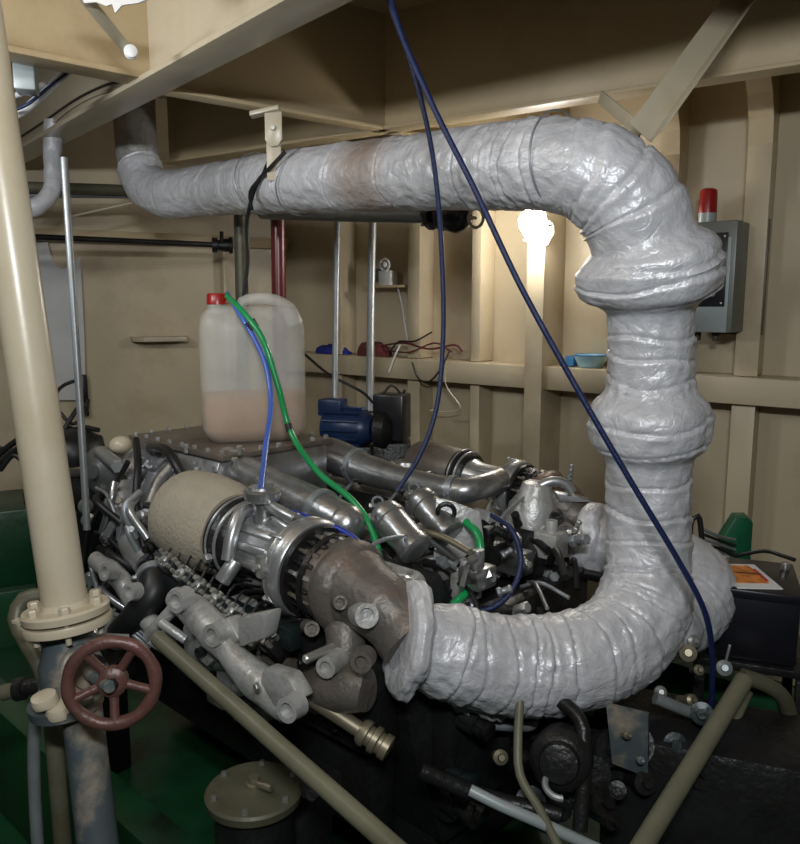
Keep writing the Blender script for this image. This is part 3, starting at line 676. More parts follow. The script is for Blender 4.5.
# ports and bosses on the near turbine
def boss(p, ax, r, h, m='rust', hole=True, name='port_boss', parent=None):
    b = MB(); pr = [(-h*1.5, r*1.05), (0, r), (h, r), (h, r*.92)] + ([(h, r*.62), (h-.012, r*.6)] if hole else [(h+.004, r*.7)]); b.lathe(p, ax, pr, 26); return part(b, name, m, parent)
tow = (V((0, 0, CAMZ))-P(0)).normalized()
for px, py, s_, r, m in ((364, 615, -.60, .030, 'cast'), (338, 602, -.60, .018, 'rust'), (310, 628, -.60, .020, 'rust')):
    boss(es(px, py, s_), tow+V((.25, 0, -.05)), r, .03, m)
b = MB(); p = es(388, 580, -.42); b.box(p, EA, ES, UP, .06, .03, .02, .01); b.hexb(p+UP*.02, UP, .014, .02); part(b, 'outlet_bracket', 'silverl')
b = MB(); p = es(385, 590, -.45); b.tube([p, p+V((.05, 0, .02)), p+V((.09, .03, -.01))], .02, 12); part(b, 'drain_pipe', 'silverl')
# oil inlet with mushroom cap on top of the near turbo
p = es(262, 492, -.50)
b = MB(); b.lathe(p-UP*.09, UP, [(0, .03), (.06, .03), (.065, .05), (.08, .055), (.095, .055), (.10, .048), (.10, .042), (.108, .038), (.112, .02)], 32); part(b, 'breather_cap', 'silver')
for p0_, p1_, r in (((246, 512), (270, 524), .020), ((268, 505), (296, 520), .018), ((275, 520), (294, 532), .016), ((240, 535), (243, 505), .018)):
    b = MB(); b.cyl(es(*p0_, -.5), es(*p1_, -.5), r, n=16); b.torus(es(*p1_, -.5), es(*p1_, -.5)-es(*p0_, -.5), r*.95, .004, 20, 6); part(b, 'oil_pipe', 'silverl')
b = MB(); b.tube([es(228, 560, -.62), es(232, 535, -.6), es(240, 514, -.56), es(252, 508, -.5)], .02, 14); part(b, 'coolant_pipe', 'silverl')
b = MB(); b.cyl(es(222, 582, -.64), es(236, 560, -.60), .024, n=16); part(b, 'coolant_fitting', 'silverl')
# far turbo
P2, AX2 = turbo(.5, .10, 1.055, .8)
b = MB(); b.lathe(P2(.60), AX2, [(0, .085), (0, .095), (.02, .10), (.20, .10), (.24, .09), (.26, .05)], 40); b.rough(.003, 12); part(b, 'air_filter', 'plate')
pipe_part([P2(.06), at(578, 522, 2.68), q0], [.085, .08, .09], 'exhaust_outlet', 'rust', 28)
b = MB(); p = es(408, 462, .42); b.lathe(p-UP*.07, UP, [(0, .03), (.04, .03), (.045, .05), (.06, .056), (.075, .05), (.08, .03)], 28); part(b, 'breather_cap', 'silver')
b = MB(); p = at(528, 512, 2.62); b.lathe(p-UP*.10, UP+V((.15, 0, 0)), [(0, .05), (.03, .085), (.12, .085), (.16, .06), (.20, .05), (.21, .03)], 32); part(b, 'expansion_dome', 'cast')
boss(at(565, 530, 2.56), V((-.2, -1, .1)), .032, .03, 'rust'); boss(at(566, 548, 2.55), V((-.2, -1, .1)), .026, .03, 'rust'); boss(at(556, 517, 2.55), V((-.2, -1, .1)), .022, .03, 'castd')
b = MB(); b.tube([at(540, 486, 2.6), at(552, 481, 2.6), at(566, 484, 2.6), at(572, 492, 2.6)], .017, 14); part(b, 'sensor_pipe', 'silverl')
b = MB(); b.prism([at(x, y, 2.62) for x, y in ((556, 493), (575, 495), (592, 502), (560, 502))], V((0, .06, 0)), .003); part(b, 'heat_shield', 'silverl')
b = MB(); p = at(569, 492, 2.62)
for k in range(7): b.lathe(p+UP*.014*k+V((.001*k, 0, 0)), UP, [(0, .006), (.003, .013-.001*k), (.010, .013-.001*k), (.013, .006)], 14)
part(b, 'spring_stack', 'steel')
# cylindrical fuel filters standing in the V
for (x0, y0, x1, y1, Y0, Y1_, r) in ((380, 508, 418, 552, 2.28, 2.16, .050), (416, 494, 452, 536, 2.42, 2.30, .047)):
    p0_, p1_ = at(x0, y0, Y0), at(x1, y1, Y1_); d = (p1_-p0_); L = d.length
    b = MB(); b.lathe(p0_, d, [(0, r*.3), (0, r*.55), (.01, r*.8), (.025, r), (.04, r), (.042, r*1.08), (.055, r*1.08), (.057, r), (L-.035, r), (L-.03, r*1.06), (L-.008, r*1.06), (L, r*.85), (L, r*.5)], 32); f_ = part(b, 'fuel_filter', 'silver')
    b = MB(); b.torus(p0_-d.normalized()*.012+UP*.01, V((0, 1, 0)), .016, .004, 20, 6); b.build('lifting_eye', 'steel', f_)
# bracket plate with round hole
b = MB(); pl = [at(x, y, 2.32) for x, y in ((436, 498), (452, 502), (480, 512), (484, 540), (460, 560), (440, 590), (432, 590))]; b.prism(pl, V((0, .012, 0)), .002); part(b, 'bracket_plate', 'cast')
b = MB(); b.torus(at(446, 512, 2.31), Y1, .026, .007, 24, 8); part(b, 'hole_rim', 'castd')
b = MB(); b.tube([at(405, 528, 2.3), at(440, 536, 2.2), at(470, 552, 2.1)], .010, 10); part(b, 'push_rod', 'brass')

# ---- random tangle: lines, unions, valves between the banks and on the gear case
def pt_line(pp, r, m, name='fuel_line'): b = MB(); b.tube(pp, r, 10); return part(b, name, m)
for k in range(48):
    a = R.uniform(-.05, .75); s = R.uniform(-.25, .40); z = R.uniform(.90, 1.02)
    d = EA*R.uniform(-.22, .22)+ES*R.uniform(-.18, .18)+UP*R.uniform(-.12, .05); p = ef(a, s, z)
    pt_line([p, p+d*.4+UP*R.uniform(.02, .06), p+d], R.choice((.006, .009, .013)), R.choice(('steel', 'castd', 'black', 'silver')))
for k in range(70):
    a = R.uniform(-.08, .75); s = R.uniform(-.32, .42); z = R.uniform(.86, 1.05); p = ef(a, s, z); d = V((R.uniform(-1, 1), R.uniform(-1, .2), R.uniform(-.3, 1))).normalized(); r = R.uniform(.010, .022)
    b = MB(); b.hexb(p, d, r, r*1.1); b.cyl(p+d*r, p+d*r*2.6, r*.7, n=12); b.hexb(p+d*r*2.5, d, r*.9, r*.8); part(b, 'pipe_union', R.choice(('bolt', 'silver', 'castd', 'steel')))
for k in range(14):
    a = R.uniform(0, .6); s = R.uniform(-.2, .35); p = ef(a, s, R.uniform(.9, .98)); b = MB(); b.box(p, EA, ES, UP, R.uniform(.03, .06), R.uniform(.03, .05), R.uniform(.03, .05), .008); b.cyl(p+UP*.03, p+UP*.08, .02, n=14); part(b, 'valve_block', R.choice(('cast', 'castd', 'silver')))
# gear case front dressing (seen under and beside the elbow)
for k in range(30):
    p = ef(-.08-R.uniform(0, .06), R.uniform(-.36, .45), R.uniform(.35, .92)); r = R.uniform(.014, .04)
    b = MB(); b.lathe(p, -EA+V((0, 0, R.uniform(-.3, .3))), [(-.05, r*1.1), (.0, r*1.1), (0, r*.8), (r, r*.8), (r, r), (r*1.6, r), (r*1.7, r*.6)], 18); part(b, 'front_fitting', R.choice(('castd', 'castd', 'dkgreen', 'cast')))
for k in range(12):
    p = ef(-.13, R.uniform(-.3, .4), R.uniform(.4, .95)); d = ES*R.uniform(-.3, .3)+UP*R.uniform(-.25, .1)
    pt_line([p, p+d*.5-EA*.06, p+d], R.uniform(.008, .016), R.choice(('castd', 'black', 'steel', 'castd')), 'front_hose')
# bright level rail behind the loops
pt_line([at(478, 560, 2.55), at(515, 562, 2.5), at(545, 562, 2.5), at(566, 566, 2.5)], .012, 'silver', 'level_pipe')
pt_line([at(440, 572, 2.35), at(480, 570, 2.4), at(560, 572, 2.5)], .024, 'castd', 'level_pipe')

# ---- near side: connector rail
for k in range(14):
    f = k/13; p = es(168+f*108, 563+f*84, -.66); n_ = (ES*-.6+UP*.8).normalized()
    b = MB(); b.box(p, EA, n_, ES*.8+UP*.6, .017, .026+.008*(k % 2), .024, .004)
    jb = part(b, 'rail_block', ('silverl', 'castd', 'cast', 'dkgreen')[k % 4])
    for q in range(4):
        b = MB(); c_ = p+n_*.026+EA*((q % 2)-.5)*.022+(ES*.8+UP*.6)*((q//2)-.5)*.026; b.hexb(c_, n_, R.uniform(.006, .010), R.uniform(.010, .022)); b.build('union_nut', 'bolt', jb)
    b = MB(); b.tube([p+UP*.03, p+UP*.06+ES*.03, p+UP*.03+ES*.12], .004, 8); part(b, 'injection_line', 'castd')
b = MB(); b.box(es(225, 608, -.64), EA, ES, UP, .32, .02, .03, .004); part(b, 'rail_backing', 'dkgreen')
b = MB(); b.tube([es(165, 575, -.60), es(225, 620, -.60), es(290, 668, -.60)], .03, 16); part(b, 'manifold_tube', 'plate')
for f in (.1, .3, .5, .7, .9):
    b = MB(); p = es(168+f*120, 568+f*88, -.57); b.hexb(p-ES*.06+UP*.06, UP, .012, .02); b.cyl(p-ES*.06+UP*-.02, p-ES*.06+UP*.06, .008); part(b, 'stay_bolt', 'bolt')
# cast coolant arm
b = MB(); b.tube([es(176, 598, -.74), es(196, 612, -.74), es(216, 634, -.76), es(240, 664, -.76), es(262, 685, -.74), es(292, 708, -.72)], [.034, .044, .046, .036, .046, .042], 20); b.rough(.004, 16); arm = part(b, 'coolant_arm', 'cast')
for px, py, r in ((180, 600, .032), (216, 634, .030), (291, 708, .030)):
    boss(es(px, py, -.79), -ES+V((.1, -.3, .1)), r, .018, 'cast')
for (x, y), (x2, y2) in (((218, 630), (262, 628)), ((240, 660), (205, 662)), ((262, 682), (228, 690))):
    b = MB(); b.tube([es(x, y, -.74), es((x+x2)/2, (y+y2)/2, -.72), es(x2, y2, -.62)], [.02, .024, .026], 14); part(b, 'arm_branch', 'cast')
for tri in (((196, 628), (226, 618), (238, 640), (206, 668), (192, 655)), ((236, 618), (268, 612), (262, 640), (238, 648)), ((262, 668), (286, 676), (300, 700), (278, 712), (256, 694))):
    b = MB(); b.prism([es(x, y, -.765) for x, y in tri], ES*.05, .010); part(b, 'arm_lug', 'cast')
boss(es(201, 652, -.775), -ES, .014, .012, 'castd')
for px, py in ((222, 640), (240, 668), (206, 640)):
    b = MB(); b.box(es(px, py, -.66), EA, ES, UP, .05, .05, .05, .012); part(b, 'side_housing', 'cast')
for px, py in ((236, 612), (252, 632), (228, 690), (255, 708), (206, 660)):
    b = MB(); p = es(px, py, -.62); b.box(p, EA, ES, UP, .045, .05, .035, .010); part(b, 'side_housing', 'cast')
b = MB(); b.hexb(es(256, 640, -.72), -ES, .012, .02); part(b, 'plug', 'bolt'); b = MB(); b.hexb(es(258, 686, -.80), -ES, .010, .01); part(b, 'plug', 'bolt')
# pinkish casting below the turbine with two ports and the ridged brass fitting
b = MB(); b.tube([es(306, 694, -.60), es(325, 688, -.62), es(345, 686, -.62), es(368, 690, -.60)], [.045, .062, .066, .05], 24); b.rough(.012, 12); part(b, 'turbo_pedestal', 'rust')
b = MB(); b.tube([es(342, 610, -.52), es(346, 640, -.56), es(342, 680, -.58)], [.06, .052, .06], 20); part(b, 'drain_column', 'rust')
boss(es(331, 664, -.66), -ES+V((.3, -.2, .1)), .026, .03, 'cast'); boss(es(363, 660, -.64), -ES+V((.5, -.2, .1)), .026, .02, 'rust'); boss(es(318, 654, -.66), -ES, .012, .04, 'bolt', False)
p = at(360, 730, 1.80); d = V((.75, -.3, -.35)).normalized(); b = MB(); b.lathe(p, d, [(-.22, .02), (0, .02), (0, .028), (.01, .034), (.022, .034), (.025, .026), (.035, .026), (.038, .034), (.052, .034), (.056, .027), (.064, .027), (.067, .032), (.085, .032), (.088, .02)], 28); part(b, 'ridged_fitting', 'brass')

# ---- rear end of the near bank (left of the filter)
pipe_part([es(124, 488, -.52), es(128, 515, -.56), es(134, 545, -.60), es(150, 565, -.62)], [.046, .046, .05, .05], 'coolant_riser', 'silverl', 24, (.3,))
pipe_part([es(122, 478, -.5), es(140, 462, -.42), es(150, 448, -.35)], [.045, .05, .05], 'riser_elbow', 'silver', 24, (.5,))
b = MB(); p = es(148, 572, -.63); b.lathe(p, V((.35, -.2, -.6)), [(0, .055), (.0, .062), (.05, .062), (.055, .055)], 28); part(b, 'rubber_coupling', 'black')
pipe_part([es(155, 570, -.64), es(154, 592, -.68), es(138, 614, -.72), es(112, 640, -.74)], [.050, .048, .044, .04], 'rubber_hose', 'black', 22, (.1, .9))
b = MB(); c = es(104, 470, -.45); b.lathe(c, V((-.5, -1, .1)), [(-.06, .085), (.0, .095), (.02, .095), (.03, .08), (.045, .04), (.05, .03), (.06, .03), (.062, .012)], 32); pm = part(b, 'pump_housing', 'silver')
b = MB(); b.ball(es(121, 445, -.42), .045, 1, 1, .8); part(b, 'sensor_cap', 'cream')
b = MB(); b.cyl(es(100, 452, -.48), es(122, 468, -.5), .026, n=18); b.hexb(es(118, 466, -.53), V((.3, -1, 0)), .026, .02); part(b, 'oil_pipe', 'silverl')
b = MB(); b.box(es(136, 488, -.30), EA, ES, UP, .10, .10, .15, .02); part(b, 'rear_housing', 'silver')
b = MB(); b.box(es(105, 515, -.35), EA, ES, UP, .10, .12, .17, .02); part(b, 'rear_housing', 'castd')
pt_line([es(150, 448, -.40), es(168, 452, -.48), es(180, 472, -.5), es(188, 494, -.48)], .017, 'black', 'breather_hose')
pt_line([es(136, 440, -.45), es(138, 470, -.56), es(136, 500, -.6), es(142, 540, -.62), es(152, 560, -.62)], .013, 'black', 'breather_hose')
pt_line([es(128, 462, -.56), es(110, 495, -.58), es(90, 530, -.6), es(82, 570, -.62)], .010, 'black', 'breather_hose')
pt_line([es(150, 505, -.56), es(160, 480, -.5), es(172, 466, -.45)], .022, 'silver', 'vent_pipe')
for k in range(60):
    px, py = R.uniform(84, 158), R.uniform(500, 640); py = max(py, 470); s_ = R.uniform(-.66, -.5); p = es(px, py, s_)
    r = R.uniform(.010, .024); d = V((R.uniform(-.6, .6), -1, R.uniform(-.2, .8))).normalized()
    b = MB(); b.lathe(p-d*.05, d, [(0, r*.8), (.04, r*.8), (.04, r*1.2), (.05, r*1.2), (.055, r*.7), (.07, r*.7)], 14); part(b, 'rear_fitting', R.choice(('silver', 'cast', 'castd', 'bolt')))
for k in range(24):
    px, py = R.uniform(84, 145), R.uniform(480, 600); p = es(px, py, -.6); q_ = es(px+R.uniform(-20, 35), py+R.uniform(15, 50), -.64)
    pt_line([p, (p+q_)/2+V((R.uniform(-.04, .04), -.03, .03)), q_], R.uniform(.006, .014), R.choice(('silver', 'black', 'steel', 'silverl')), 'rear_line')
b = MB(); b.tube([es(96, 560, -.68), es(120, 580, -.7), es(140, 610, -.7), es(168, 640, -.72)], [.03, .034, .03, .03], 18); b.rough(.004, 14); part(b, 'oil_cooler', 'cast')
for px, py in ((108, 572), (132, 592)): boss(es(px, py, -.75), -ES+V((0, -.3, .3)), .028, .015, 'cast')
for k in range(3):
    pt_line([es(86+k*6, 590, -.7), es(92+k*6, 604+k*3, -.72), es(130, 622+k*5, -.74), es(150, 640+k*4, -.7)], .008, 'steel', 'rear_line')
# thermostat/bracket near the handwheel
for (x, y), (x2, y2), r in (((148, 636), (176, 606), .018), ((150, 640), (168, 652), .014), ((160, 622), (186, 640), .014)):
    b = MB(); b.cyl(es(x, y, -.8), es(x2, y2, -.76), r, n=14); part(b, 'linkage', 'cast')
# dark side casing
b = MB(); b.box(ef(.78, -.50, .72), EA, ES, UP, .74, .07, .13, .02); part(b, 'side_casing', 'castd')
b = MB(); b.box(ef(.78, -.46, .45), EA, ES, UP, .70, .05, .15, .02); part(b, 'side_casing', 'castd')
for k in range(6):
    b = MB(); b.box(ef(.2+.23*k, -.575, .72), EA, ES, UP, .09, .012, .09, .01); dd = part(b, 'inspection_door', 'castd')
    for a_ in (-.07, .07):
        for z_ in (-.07, .07): b = MB(); b.hexb(ef(.2+.23*k+a_, -.587, .72+z_), -ES, .009, .012); b.build('bolt', 'castd', dd)

# ------------------------------------------------------------------ jerry can
cc = ef(1.12, -.10, 1.25); o = thing('jerry_can', cc, 'milky plastic jerry can a third full of amber liquid, red cap, on the engine cover', 'jerry can')
fx = V((.96, .28, 0)).normalized(); fy = V((-.28, .96, 0)).normalized(); k_ = 3.0/780
def outline(sc=1.0, top=None):
    pts_ = [(-50, 8), (-46, 2), (-38, 0), (38, 0), (47, 3), (52, 12), (52, 100), (50, 116), (44, 128), (34, 133), (10, 131), (-10, 130), (-34, 130), (-44, 126), (-50, 116), (-51, 60)]
    return pts_
def can_mesh(sx, z_lo, z_hi, dep):
    # stacked rounded-rectangle rings
    b = MB(); rings = []; N = 48; zs = [0, 0, .006, .02, .05, .12, .2, .24, .3, .38, .42, .46, .485, .50, .508, .51]
    zs = [z for z in zs if z < z_hi] + [z_hi]
    for i, z in enumerate(zs):
        if z < .05: ins = .035*(1-math.sin(min(z/.05, 1)*PI/2))
        elif z > .42: f = (z-.42)/.09; ins = .055*(1-math.sqrt(max(0, 1-f*f)))
        else: ins = 0
        hx, hy = (.192-ins)*sx, (.125-ins)*sx; ring = []; e = 4.5
        for k in range(N):
            t = 2*PI*k/N; c_, s_ = math.cos(t), math.sin(t)
            x = hx*math.copysign(abs(c_)**(2/e), c_); y = hy*math.copysign(abs(s_)**(2/e), s_)
            ring.append(cc+fx*x+fy*y+UP*(z_lo+z*.975))
        rings.append(ring)
    b.ring_surf(rings); return b
b = can_mesh(1, 0, .51, 0); b.build('can_body', 'can', o, 50)
b = can_mesh(.975, .004, .172, 0); b.build('liquid', 'liquid', o, 50)
cap = cc-fx*.120+UP*.492
b = MB(); b.lathe(cap, UP, [(-.02, .036), (.012, .036), (.016, .033)], 24); b.build('neck', 'can', o)
b = MB(); b.lathe(cap+UP*.012, UP, [(0, .040), (.035, .038), (.040, .034)], 24); b.build('cap', 'red', o)
b = MB(); b.tube([cc-fx*.045+UP*.475, cc-fx*.03+UP*.512, cc+fx*.02+UP*.525, cc+fx*.09+UP*.518, cc+fx*.14+UP*.485, cc+fx*.165+UP*.43], [.02, .021, .022, .024, .03, .03], 16); b.build('handle', 'can', o)
# hoses out of the can
def hose(name, pp, r, m, label): return simple_pipe(name, pp, r, m, label, 'hose', 12)
n0 = cap+UP*.03
fr = [at(*q) for q in ((243, 312, 2.76), (262, 338, 2.70), (278, 386, 2.68), (290, 430, 2.66), (318, 472, 2.5), (352, 500, 2.36), (370, 525, 2.28), (380, 556, 2.22))]
g_ = hose('green_hose', [cap+UP*.045+fx*.03-fy*.01]+fr, .0105, 'hoseg', 'bright green hose arching from the can down onto the engine')
b = MB(); b.tube([at(288, 424, 2.67), at(290, 431, 2.66)], .0125, 12, False); b.build('tape_band', 'black', g_)
hose('blue_hose', [cap+UP*.05+fx*.035+fy*.01, at(240, 314, 2.77), at(254, 338, 2.72), at(266, 366, 2.68), at(271, 400, 2.62), at(266, 445, 2.45), at(261, 489, 2.22)], .0095, 'hoseb', 'thin blue hose dropping from the can to the near turbocharger')
b = MB(); c = at(250, 322, 2.74)
for k in range(4): b.torus(c+V((.004*k, 0, -.007*k)), V((.5, 0, -.8)), .019, .003, 20, 6)
tag(b.build('wire_tie', 'black'), 'wire tie binding the green and blue hoses below the red cap', 'tie')
hose('blue_hose', [at(292, 512, 2.3), at(315, 520, 2.2), at(345, 532, 2.12), at(362, 545, 2.08)], .0085, 'blue', 'short dark blue hose lying over the near turbocharger')
hose('green_hose', [at(466, 522, 2.3), at(478, 535, 2.24), at(480, 565, 2.2), at(468, 590, 2.14), at(452, 606, 2.1)], .0125, 'hoseg', 'short green hose loop in the middle of the engine above the wrapped elbow')
hose('blue_hose', [at(492, 515, 2.3), at(512, 530, 2.2), at(521, 560, 2.16), at(512, 590, 2.12), at(492, 608, 2.1), at(462, 612, 2.12)], .0085, 'rope', 'dark navy hose loop right of the short green hose')

# long navy cables hanging from the deck
hose('navy_cable', [at(378, -170, 2.3), at(388, -5, 2.25), at(410, 60, 2.27), at(428, 130, 2.3), at(436, 180, 2.33), at(442, 260, 2.36), at(443, 340, 2.36), at(436, 410, 2.33), at(420, 455, 2.3), at(398, 490, 2.28)], .0072, 'rope', 'navy cable hanging nearly straight from the deck to the fuel filters')
hose('navy_cable', [at(380, -170, 2.26), at(390, -5, 2.2), at(428, 95, 2.12), at(475, 190, 2.05), at(520, 285, 2.0), at(575, 385, 1.96), at(630, 480, 1.93), at(678, 560, 1.92), (at(704, 610, 1.92)), at(712, 650, 1.95), at(712, 690, 1.98), at(711, 716, 2.0)], .0078, 'rope', 'navy cable slanting across the wrapped riser down to the lower right')

# ------------------------------------------------------------------ leaning column, valve and handwheel
base = at(66, 612, 1.55)
o = thing('standpipe', V((base.x, base.y, 0)), 'leaning cream standpipe at left with bolted flange, gate valve and grey lower pipe', 'pipe')
top = at(-2, 150, 1.62); dz_ = (top-base).normalized(); 
b = MB(); b.tube([base+dz_*.005, base.lerp(top, .5), top, top+dz_*1.1], .0455, 32); b.build('cream_pipe', 'cream', o)
b = MB(); b.lathe(base-dz_*.03, dz_, [(0, .05), (0, .088), (.012, .09), (.018, .088), (.018, .05)], 40); b.lathe(base-dz_*.006, dz_, [(0, .05), (0, .086), (.014, .088), (.019, .084), (.019, .05), (.03, .046)], 40); fl = b.build('flange', 'cream', o)
u_, v_, _ = frame(dz_)
for k in range(6):
    t = 2*PI*k/6+.4; b = MB(); c = base+(u_*math.cos(t)+v_*math.sin(t))*.070; b.hexb(c+dz_*.013, dz_, .012, .014); b.cyl(c-dz_*.05, c, .006, n=8); b.build('bolt', 'cream', fl)
b = MB(); b.prism([base-dz_*.012+v for v in (V((-.085, .0, 0)), V((-.10, -.03, 0)), V((-.06, -.05, 0)), V((-.05, 0, 0)))], dz_*.006); b.build('tab', 'cream', fl)
# body
vb = base-dz_*.03; lowf = at(62, 703, 1.50)
b = MB(); b.tube([vb, vb-UP*.05+V((.0, 0, 0)), at(70, 660, 1.53), at(64, 695, 1.51)], [.045, .055, .06, .045], 24); b.build('valve_body', 'bluegrey', o)
wc = at(112, 683, 1.38); wax = V((.18, -.97, .10)).normalized()
b = MB(); b.cyl(at(72, 662, 1.53), wc+wax*.02, .012, n=14); b.lathe(at(76, 664, 1.52), wc-at(72, 662, 1.53), [(0, .045), (.03, .045), (.03, .03), (.07, .026), (.07, .035), (.085, .035), (.085, .014)], 24); b.build('bonnet', 'bluegrey', o)
hw = MB(); u2, v2, _ = frame(wax); n = 56
rings = []
for i in range(n):
    t = 2*PI*i/n; d = u2*math.cos(t)+v2*math.sin(t); rings.append([wc+d*(.079+.0125*math.cos(2*PI*k/12)*(1+.08*math.sin(8*t)))+wax*.0115*math.sin(2*PI*k/12) for k in range(12)])
hw.ring_surf(rings, closed=True); hwo = hw.build('handwheel', 'wheel', o)
for k in range(5):
    t = 2*PI*k/5+.35; d = u2*math.cos(t)+v2*math.sin(t); b = MB(); b.tube([wc+d*.012-wax*.012, wc+d*.045-wax*.006, wc+d*.076], [.010, .0085, .009], 10); b.build('spoke', 'wheel', hwo)
b = MB(); b.lathe(wc-wax*.02, wax, [(0, .028), (.02, .028), (.024, .022), (.026, .016)], 24); b.build('hub', 'wheel', hwo)
b = MB(); b.hexb(wc+wax*.004, wax, .013, .012); b.build('hub_nut', 'castd', hwo)
# lower flange and pipe to the floor
b = MB(); b.lathe(lowf+V((.01, 0, -.01)), UP+V((-.1, 0, 0)), [(0, .05), (0, .072), (.02, .074), (.02, .05)], 32); lf = b.build('lower_flange', 'bluegrey', o)
for k, (px, py) in enumerate(((46, 704), (60, 714), (80, 700))):
    b = MB(); p = at(px, py, 1.45); b.lathe(p, UP+V((-.1, -.2, 0)), [(0, .024), (.01, .026), (.02, .022), (.022, .012)], 14); b.rough(.003, 30, k); b.build('flange_bolt', 'cream', lf)
lp = at(96, 822, 1.44); dd = (lp-at(86, 738, 1.48)).normalized(); s0 = lowf+V((.035, .01, -.005)); e = s0+dd*((s0.z)/-dd.z)
b = MB(); b.tube([s0, s0.lerp(e, .5), e], .040, 28); b.build('lower_pipe', 'bluegrey', o)
b = MB(); b.lathe(V((e.x, e.y, 0)), UP, [(0, .085), (.02, .085), (.02, .05)], 28); b.build('foot_flange', 'bluegrey', o)
# bent pipes behind the valve
simple_pipe('bent_pipe', [at(44, 596, 1.75), at(24, 600, 1.74), at(16, 618, 1.72), at(26, 640, 1.70), at(42, 668, 1.66), at(50, 700, 1.66), at(56, 760, 1.64), (-.78, 1.65, .0)], .020, 'olive', 'dull olive pipe bending behind the standpipe flange')
simple_pipe('bent_pipe', [at(128, 640, 1.66), at(85, 640, 1.62), at(62, 652, 1.58), at(52, 680, 1.56), at(40, 700, 1.56), at(34, 740, 1.56), (-.80, 1.56, .0)], .013, 'steel', 'slim grey pipe curling behind the red handwheel')
o = thing('side_stub_pipe', at(10, 690, 1.7), 'pale khaki pipe stub with union entering at the left edge by the handwheel', 'pipe')
b = MB(); b.tube([at(-60, 706, 1.75), at(-10, 696, 1.72), at(18, 689, 1.7)], .018, 14); b.build('stub', 'pipegreen', o)
b = MB(); b.lathe(at(16, 690, 1.7), V((1, 0, .2)), [(0, .02), (0, .026), (.02, .026), (.022, .018), (.06, .018)], 12); b.build('union', 'castd', o)

# khaki pipe slanting past the engine's near side, down to the floor
pA, pB = es(160, 640, -.86), es(302, 766, -.86); dA = (pB-pA)
simple_pipe('khaki_pipe', [pA-dA*.02, pA+dA*.5, pB, pB+dA*.45, pB+dA*1.0], .0215, 'pipegreen', 'long khaki pipe slanting down beside the near side of the engine', n=18)
# filter canister with round olive lid
lc_ = at(254, 790, 1.80)
o = thing('strainer', V((lc_.x, lc_.y, 0)), 'strainer with round olive lid and centre knob at the bottom below the handwheel', 'strainer')
b = MB(); b.lathe(V((lc_.x, lc_.y, 0)), UP, [(0, .13), (.02, .13), (.02, .10), (lc_.z-.03, .10), (lc_.z-.02, .12)], 36); b.build('canister', 'castd', o)
b = MB(); b.lathe(lc_-UP*.02, UP, [(0, .118), (.02, .122), (.026, .116), (.027, .03), (.03, .02)], 44); ld = b.build('lid', 'olive', o)
for k in range(6):
    t = 2*PI*k/6+.5; b = MB(); b.hexb(lc_+V((math.cos(t), math.sin(t), 0))*.102+UP*.006, UP, .008, .01); b.build('bolt', 'bolt', ld)
b = MB(); b.lathe(lc_+UP*.008, UP, [(0, .02), (.012, .02), (.014, .014), (.03, .014)], 20); b.cyl(lc_+UP*.02, lc_+V((.05, -.03, .025)), .010, n=12); b.build('knob', 'brass', ld)

# ------------------------------------------------------------------ right side: battery, stand, pipes
bt = at(753, 578, 2.32)
bx = V((.93, -.36, 0)).normalized(); by = V((.36, .93, 0)).normalized()
o = thing('battery', bt-UP*.2, 'black battery box with an orange and white leaflet on top, right of the riser', 'battery')
b = MB(); b.box(bt-UP*.115+by*.03, bx, by, UP, .125, .155, .105, .012); b.build('case', 'blackp', o)
b = MB(); b.box(bt-UP*.012+by*.03, bx, by, UP, .130, .160, .014, .006); b.build('lid', 'blackp', o)
for x, y in ((.10, .12), (-.08, .12)):
    b = MB(); b.cyl(bt+bx*x+by*y, bt+bx*x+by*y+UP*.025, .014, n=14); b.build('terminal', 'bolt', o)
lf0 = bt+UP*.004-bx*.02
b = MB(); tx = (bx*.93+by*.3).normalized(); ty = (by*.93-bx*.3).normalized(); b.box(lf0, tx, ty, UP, .066, .110, .0015, 0)
o = b.build('leaflet', 'sheet'); tag(o, 'white leaflet with orange and red print lying on the black battery', 'leaflet')
b = MB(); b.box(lf0+UP*.0022-tx*.010+ty*.012, tx, ty, UP, .052, .080, .0008, 0); b.build('orange_picture', 'orange', o)
b = MB(); b.box(lf0+UP*.0026+tx*.044+ty*.005, tx, ty, UP, .006, .055, .0008, 0); b.build('red_strip', 'redprint', o)
b = MB(); b.box(lf0+UP*.0034-tx*.0+ty*.02, (tx*.9-ty*.2), ty, UP, .052, .0035, .0006, 0); b.build('dark_line', 'black', o)
b = MB(); b.box(bt+by*.05-UP*.235, bx, by, UP, .16, .19, .012, .003)
for x in (-.14, .14):
    for y in (-.12, .2): b.box(V((bt.x, bt.y, (bt.z-.24)/2))+bx*x+by*y, bx, by, UP, .015, .015, (bt.z-.24)/2, .002)
tag(b.build('battery_stand', 'castd'), 'dark steel stand carrying the black battery', 'stand')
